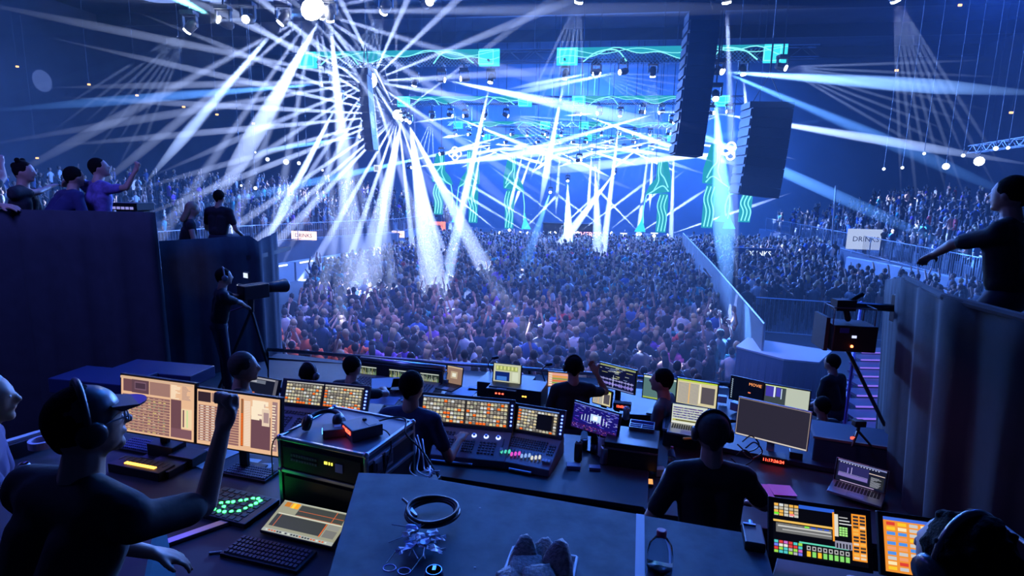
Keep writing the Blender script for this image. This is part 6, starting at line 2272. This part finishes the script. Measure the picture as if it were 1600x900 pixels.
q = MB().add([v for v in [LT[0] + Vector((-.05, .15, -.9)), LT[1] + Vector((-.05, .1, -.9)), LT[1] + Vector((-2.7, 3.4, -.9)), LT[0] + Vector((-5, 4, -.9))]] + [v for v in [LT[0] + Vector((-.05, .15, -1.0)), LT[1] + Vector((-.05, .1, -1.0)), LT[1] + Vector((-2.7, 3.4, -1.0)), LT[0] + Vector((-5, 4, -1.0))]],
             [(0, 1, 2, 3), (7, 6, 5, 4), (0, 4, 5, 1), (1, 5, 6, 2), (2, 6, 7, 3), (3, 7, 4, 0)]).build('riser_deck', PLAT)
q['kind'] = 'structure'
DECKZ = 4.83 - .9
q = MB().add([a + Vector((0, .12, -.33)), c + Vector((0, .12, -.33)), c2 + Vector((0, .6, -.33)), a + Vector((0, 1.6, -.33)), a + Vector((0, .12, -.40)), c + Vector((0, .12, -.40)), c2 + Vector((0, .6, -.40)), a + Vector((0, 1.6, -.40))],
             [(0, 1, 2, 3), (7, 6, 5, 4), (0, 4, 5, 1), (1, 5, 6, 2), (2, 6, 7, 3), (3, 7, 4, 0)]).build('riser_shelf', BLACK)
q['kind'] = 'structure'
# control surface on the left riser
t = thing('small_console', 'small lit control surface at the right end of the left people deck', 'console', at_y(208, 328, 8.0), -.2)
MB().box((0, 0, .05), (.42, .3, .10)).build('case', BLACK, t, bevel=.006)
MB().box((0, 0, (DECKZ - t.location.z) / 2), (.3, .25, t.location.z - DECKZ)).build('stand', BLACK, t)
for k in range(5):
    MB().box((-.15 + k * .07, -.155, .03), (.05, .006, .035)).build('lit_key', glow('pale_violet', (.35, .35, .9), .8), t)

# right riser
RT = [at_y(1358, 432, 5.6), at_y(1412, 433, 4.3), at_y(1480, 440, 3.5), at_y(1660, 478, 2.75)]
zt = RT[1].z
for q in RT:
    q.z = zt
RT[0] = RT[1] + Vector((1.3, 2.2, -.35))
drape_wall('riser_drape', 'black drape wall of the riser at the right, below the man in the black shirt', [RT[0], RT[1], RT[2], RT[3]], 2.1, flare=-.16, m=mat('black_drape_darkened', (.010, .012, .02), .95, noise=.3, scale=6, bump=.3))  # darker copy of the drape colour, to hold back the wash light
b = MB(); b.tube([RT[1] + Vector((.03, .03, -.01)), RT[2] + Vector((.02, .03, -.01)), RT[3] + Vector((0, .03, -.01))], .025, n=8); o = b.build('deck_rail', DRAPE); tag(o, 'dark rail along the top of the right drape wall', 'rail')
q = MB().add([RT[1] + Vector((.15, .1, -.95)), RT[3] + Vector((.1, .1, -.95)), RT[3] + Vector((2, 2, -.95)), RT[0] + Vector((.15, 0, -.95))] + [RT[1] + Vector((.15, .1, -1.05)), RT[3] + Vector((.1, .1, -1.05)), RT[3] + Vector((2, 2, -1.05)), RT[0] + Vector((.15, 0, -1.05))], [(0, 1, 2, 3), (7, 6, 5, 4), (0, 4, 5, 1), (1, 5, 6, 2), (2, 6, 7, 3), (3, 7, 4, 0)]).build('riser_deck', PLAT)
q['kind'] = 'structure'

# arm with a control monitor hung in front of the stairs
e0, e1 = at_y(1402, 482, 4.9), at_y(1318, 476, 4.7)
t = thing('support_arm', 'dark horizontal arm clamped to the right drape wall', 'arm', e0, 0)
b = MB(); b.tube([Vector(), e1 - e0], .032, n=8); b.build('bar', BLACK, t)
b = MB(); b.box((0, 0, 0), (.07, .10, .24)); b.build('clamp', BLACK, t, bevel=.01)
b = MB(); b.cap(e1 - e0, e1 - e0 + Vector((.14, 0, .09)), .020); b.cap(e1 - e0 + Vector((.02, 0, -.02)), e1 - e0 + Vector((.05, 0, -.12)), .025); b.box(e1 - e0, (.16, .1, .09)); b.build('joint', BLACK, t)
m0 = at_y(1325, 524, 4.7)
t = thing('dimmer_unit', 'black boxy unit with a red lamp in a wire cage, before the stairs', 'control box', m0 - Vector((0, 0, .13)), -.12)
MB().box((0, 0, .13), (.34, .26, .22)).build('case', BLACK, t, bevel=.008)
MB().box((-.20, .05, .15), (.03, .26, .28)).build('side_plate', DARK, t)
MB().box((-.01, -.133, .15), (.035, .006, .02)).build('small_display', glow('pale_display', (.6, .65, 1), 1.3), t)
MB().ball((-.02, -.133, .07), .012, n=8).build('red_lamp', glow('red_lamp', (1, .15, .05), 8, True), t)
MB().box((-.09, -.133, .20), (.07, .004, .04)).build('blue_label', mat('label_blue', (.03, .05, .3), .5), t)
b = MB()
b.tube([(-.17, -.1, .24), (-.17, -.1, .38), (.15, -.1, .38), (.15, -.1, .24)], .006, n=5); b.tube([(-.17, .1, .24), (-.17, .1, .38), (.15, .1, .38), (.15, .1, .24)], .006, n=5)
b.tube([(-.17, -.1, .38), (-.17, .1, .38)], .006, n=5); b.tube([(.15, -.1, .38), (.15, .1, .38)], .006, n=5)
b.build('wire_cage', GREY, t)
leg = at_y(1372, 660, 4.9)
b = MB(); b.tube([(.0, 0, .02), leg - (m0 - Vector((0, 0, .13)))], .016, n=6); b.build('support_pole', BLACK, t)

# lit stairs behind
t = thing('staircase', 'violet-lit steel stairs rising beyond the arm at the right', 'stairs', (0, 0, 0), 0)
s0, s1 = at_y(1345, 668, 7.2), at_y(1355, 548, 10.2)
VIO = mat('stair_metal', (.25, .22, .35), .35, .6)
n = 9
base = Vector((s0.x, s0.y, s0.z))
t.location = base
dS = s1 - s0
for k in range(n):
    p = dS * (k / (n - 1))
    q = MB().box((p.x + .55, p.y, p.z), (1.5, .32, .035)).build('tread', VIO, t)
    MB().box((p.x + .55, p.y - .17, p.z + .012), (1.5, .02, .02)).build('nosing', glow('violet_nosing', (.28, .18, 1), .9), q)
for s in (-.22,):
    up = Vector((0, 0, .9)); o_ = Vector((s, 0, 0))
    b = MB(); b.tube([o_ + up, o_ + up + dS], .025, n=6); b.tube([o_, o_ + up], .02, n=6); b.tube([o_ + dS, o_ + dS + up], .02, n=6)
    b.tube([o_ - Vector((0, 0, .1)), o_ + dS - Vector((0, 0, .1))], .04, n=6)
    for k in range(1, 12):
        b.tube([o_ + dS * (k / 12), o_ + dS * (k / 12) + up], .008, n=4)
    b.build('handrail', mat('violet_rail', (.3, .2, .7), .4, .4), t)
# lit deck table by the corner of the raised floor
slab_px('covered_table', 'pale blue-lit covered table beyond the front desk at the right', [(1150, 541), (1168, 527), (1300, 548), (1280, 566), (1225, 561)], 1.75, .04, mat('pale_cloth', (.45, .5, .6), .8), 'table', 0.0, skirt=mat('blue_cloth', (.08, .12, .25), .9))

# ================================================================== THE PEOPLE OF THE MIXING POSITION
A_ = at_y
# man with the cap and raised fist
person('man in black shirt, cap and headphones, raising his fist before the twin monitors', A_(135, 660, 1.86), R(-20), 2.5, lean=22,
       armR=(A_(325, 788, 2.0), A_(350, 662, 2.08)), armL=(A_(150, 870, 2.1), A_(262, 868, 2.2)), fistR=True, cap=mat('dark_cap', (.02, .02, .03), .35), phones=BLACK, s=1.08, vox=.0085, look=R(-24), nod=2, glasses=True, sleeve=.78, width=1.28)
o = MB()
P = [A_(238, 838, 2.35), A_(252, 832, 2.4), A_(268, 905, 2.3), A_(225, 905, 2.2)]
o.add(P + [p + Vector((.01, .02, -.01)) for p in P], [(0, 1, 2, 3), (7, 6, 5, 4), (0, 4, 5, 1), (1, 5, 6, 2), (2, 6, 7, 3), (3, 7, 4, 0)])
tag(o.build('hanging_cloth', mat('green_lit_cloth', (.25, .5, .5), .9)), 'cloth tinted as if green-lit, hanging at the side of the man with the cap', 'cloth')  # green light on the cloth is mixed into its colour
# half-hidden man at the left edge
person('grey-haired man at the left edge of the picture, mostly cut off, reaching over the ledge', A_(-24, 622, 2.35), R(-60), 2.5, lean=16, armR=(A_(30, 770, 2.45), A_(90, 738, 2.75)), armL=None, hairm=mat('grey_hair', (.35, .35, .36), .7), shirt=mat('violet_tee', (.06, .04, .12), .9), vox=.011)
# standing technician at the lighting console
person('technician in a dark blue shirt reaching to the two-screen lighting console', A_(644, 603, 4.15), R(-14), 2.1, lean=7, armR=(A_(700, 712, 4.05), A_(718, 688, 4.30)), armL=(A_(600, 690, 4.3), A_(612, 680, 4.5)), shirt=TEE_NAVY, vox=.011, look=R(-12))
# headphone man at the right
person('broad man in a black shirt with large headphones, back to the camera, right of centre', A_(1113, 675, 3.15), R(-6), 2.1, lean=10, armR=(A_(1195, 790, 3.2), A_(1175, 785, 3.5)), armL=(A_(1028, 790, 3.1), A_(1043, 748, 3.35)), phones=BLACK, hairm=mat('shaved_hair', (.03, .025, .022), .8), s=1.03, vox=.010, width=1.0, sleeve=.7)
# curly-haired person with headphones at the lower right corner
person('curly-haired person with large headphones at the lower right corner, head only', A_(1503, 878, 1.25), R(12), 2.75, lean=8, hair='curly', phones=mat('silver_headphones', (.10, .10, .11), .25, .6), armL=(A_(1380, 960, 1.45), A_(1345, 905, 1.75)), s=1.0, vox=.0085)
# technicians farther in
person('technician with pale-lit hair in profile behind the twin monitors', A_(381, 573, 4.3), R(-70), 2.1, lean=6, vox=.012, hairm=mat('brown_hair', (.03, .02, .015), .8))
person('low dark head with headphones behind the left screens', A_(483, 584, 5.9), R(-20), 2.1, lean=16, vox=.014, phones=GREY, seat=True)
person('dark-shirted technician with headphones round the neck before the audio console', A_(551, 572, 6.0), R(-25), 2.1, lean=8, vox=.014, armR=(A_(590, 615, 6.0), A_(600, 608, 6.3)), look=R(-10))
person('technician with headphones and one hand raised before the crowd, right of centre', A_(896, 573, 5.9), R(5), 2.1, lean=6, vox=.013, phones=BLACK, armR=(A_(938, 612, 6.0), A_(932, 584, 6.1)))
person('technician in profile facing left before the greenish monitor', A_(1034, 594, 5.3), R(62), 2.1, lean=6, vox=.012, shirt=mat('dark_grey_tee', (.05, .055, .06), .9))
person('dark head with a light reflection behind the half-pale monitor', A_(1284, 634, 6.6), R(20), 2.1, lean=10, vox=.015)
# camera operator with broadcast camera on the left
person('camera operator in black with a headset behind the broadcast camera', A_(350, 432, 7.9), R(-55), 2.0, lean=8, vox=.016, width=1.2, phones=GREY, armR=(A_(400, 480, 8.2), A_(398, 487, 8.6)), armL=(A_(395, 470, 8.6), A_(400, 462, 8.7)))
q = MB().box((0, 0, 1.0), (2.2, 1.6, 2.0)).build('camera_platform', PLAT, None, loc=(A_(352, 432, 8.3).x, 8.3, 0)); q['kind'] = 'structure'
k0 = A_(396, 455, 8.5)
t = thing('broadcast_camera', 'broadcast camera with two small lit screens on a tripod, left of the crowd', 'camera', k0, -.6)
MB().box((0, 0, 0), (.20, .42, .22)).build('camera_body', BLACK, t, bevel=.02)
MB().lathe([(.07, 0), (.08, .12), (.10, .26), (.11, .34), (.10, .36)], (0, .2, .02), n=18, axis=(0, 1, 0)).build('lens', BLACK, t, smooth=True)
for x, z, s_, nm in ((-.14, .06, .13, 'rear_screen'), (.05, .26, .13, 'viewfinder')):
    q = MB().box((x, -.12, z), (s_, .03, s_ * .75)).build(nm, BLACK, t)
    MB().box((x, -.14, z), (s_ * .8, .006, s_ * .55)).build('display', glow('camera_display', (.6, .7, .95), 1.4), q)
b = MB(); b.cap((0, -.05, -.12), (0, -.05, -.30), .05, .04); b.build('pan_head', BLACK, t)
for a_ in (0, 2.1, 4.2):
    b = MB(); b.tube([(0, -.05, -.28), (.55 * math.cos(a_), -.05 + .55 * math.sin(a_), 2.0 - k0.z + .02)], .025, n=6); b.build('tripod_leg', BLACK, t)
b = MB(); b.tube([(0, -.1, -.2), (-.15, -.5, -.32)], .012, n=6); b.build('pan_handle', BLACK, t)

# people on the left deck
PAT = mat('patterned_shirt', (.14, .10, .30), .9, noise=.9, scale=14)
person('person in black with cat-ear hair buns facing right, on the left people deck', A_(38, 268, 6.75), R(-75), DECKZ, lean=5, vox=.014, hair='bun', armR=(A_(60, 300, 6.85), A_(78, 292, 7.05)))
person('person with a raised arm, leftmost on the people deck', A_(-22, 262, 6.8), R(-40), DECKZ, lean=4, vox=.015, armR=(A_(6, 278, 6.9), A_(2, 256, 7.0)))
person('person in a dark jacket bending low between the bun-haired one and the patterned shirt', A_(116, 276, 7.0), R(-30), DECKZ, lean=35, vox=.016, width=1.15, shirt=mat('dark_blue_jacket', (.02, .02, .09), .9), sleeve=1.0)
person('man in a violet patterned shirt with his right fist up, on the left people deck', A_(155, 262, 7.2), R(-25), DECKZ, lean=4, vox=.014, shirt=PAT, fistR=True, armR=(A_(205, 292, 7.0), A_(211, 268, 7.05)), armL=(A_(118, 276, 7.1), A_(104, 282, 7.2)), look=R(-40), nod=12)
person('woman with fair hair and bare shoulders looking down, seated on the draped block', A_(300, 327, 9.4), R(-55), 3.45, lean=14, vox=.015, hair='long', hairm=mat('fair_hair', (.30, .19, .10), .6), seat=True, nod=-28, sleeve=.1)
person('man in a black T-shirt seated on the draped block, back to the camera', A_(343, 308, 9.9), R(-12), 3.45, lean=6, vox=.014, seat=True, width=1.1)
# hand on the rail at the far left
b = MB()
hand(b, A_(2, 321, 6.3), Vector((1, .1, -.12)), Vector((0, -.3, 1)), 1, 1.1)
b.cap(A_(2, 321, 6.3), A_(-40, 318, 6.3), .03, .04)
q = remeshed(b, 'reaching_hand', SKIN, .008, None, 1)
tag(q, 'hand of someone outside the picture resting on the edge of the left people deck', 'hand')
# man at the right
person('man in a black T-shirt standing on the right riser with his forearm on the rail', A_(1578, 303, 3.95), R(30), zt - .95, lean=4, vox=.010, armL=(A_(1486, 382, 4.1), A_(1458, 398, 4.3)), armR=(A_(1640, 410, 4.0), A_(1600, 440, 4.1)), sleeve=.75, s=1.02)
# two people by the stairs
person('person seated low behind the front desk near the stairs, lit from above', A_(1300, 566, 7.6), R(30), 1.9, lean=12, vox=.017, seat=True)

# ================================================================== WHICH LAMP REACHES WHICH HAZE
# Every lamp lights every solid thing. The haze inside a beam takes light from the lamps of its own small set,
# the thin haze of the hall takes the wash lights: this only keeps the sampling of 250 lamps clean.
solid = bpy.data.collections.new('solid_things')
for o in S.objects:
    if o.type in ('MESH', 'FONT', 'CURVE') and o not in SHAFTS and not o.name.startswith('hall_haze'):
        solid.objects.link(o)
NG = 46
sets = {}
for sh, lo in BEAMS:
    n_ = FIXN[sh.parent.name]
    sets.setdefault(n_ if n_ >= 1000 else n_ % NG, []).append((sh, lo))
for g, members in sets.items():
    rc = bpy.data.collections.new('beam_set')
    rc.children.link(solid)
    for sh, lo in members:
        rc.objects.link(sh)
        lo.light_linking.receiver_collection = rc
wc = bpy.data.collections.new('wash_set')
wc.children.link(solid)
for o in S.objects:
    if o.name.startswith('hall_haze'):
        wc.objects.link(o)
for o in S.objects:
    if o.type == 'LIGHT' and o.light_linking.receiver_collection is None:
        o.light_linking.receiver_collection = wc
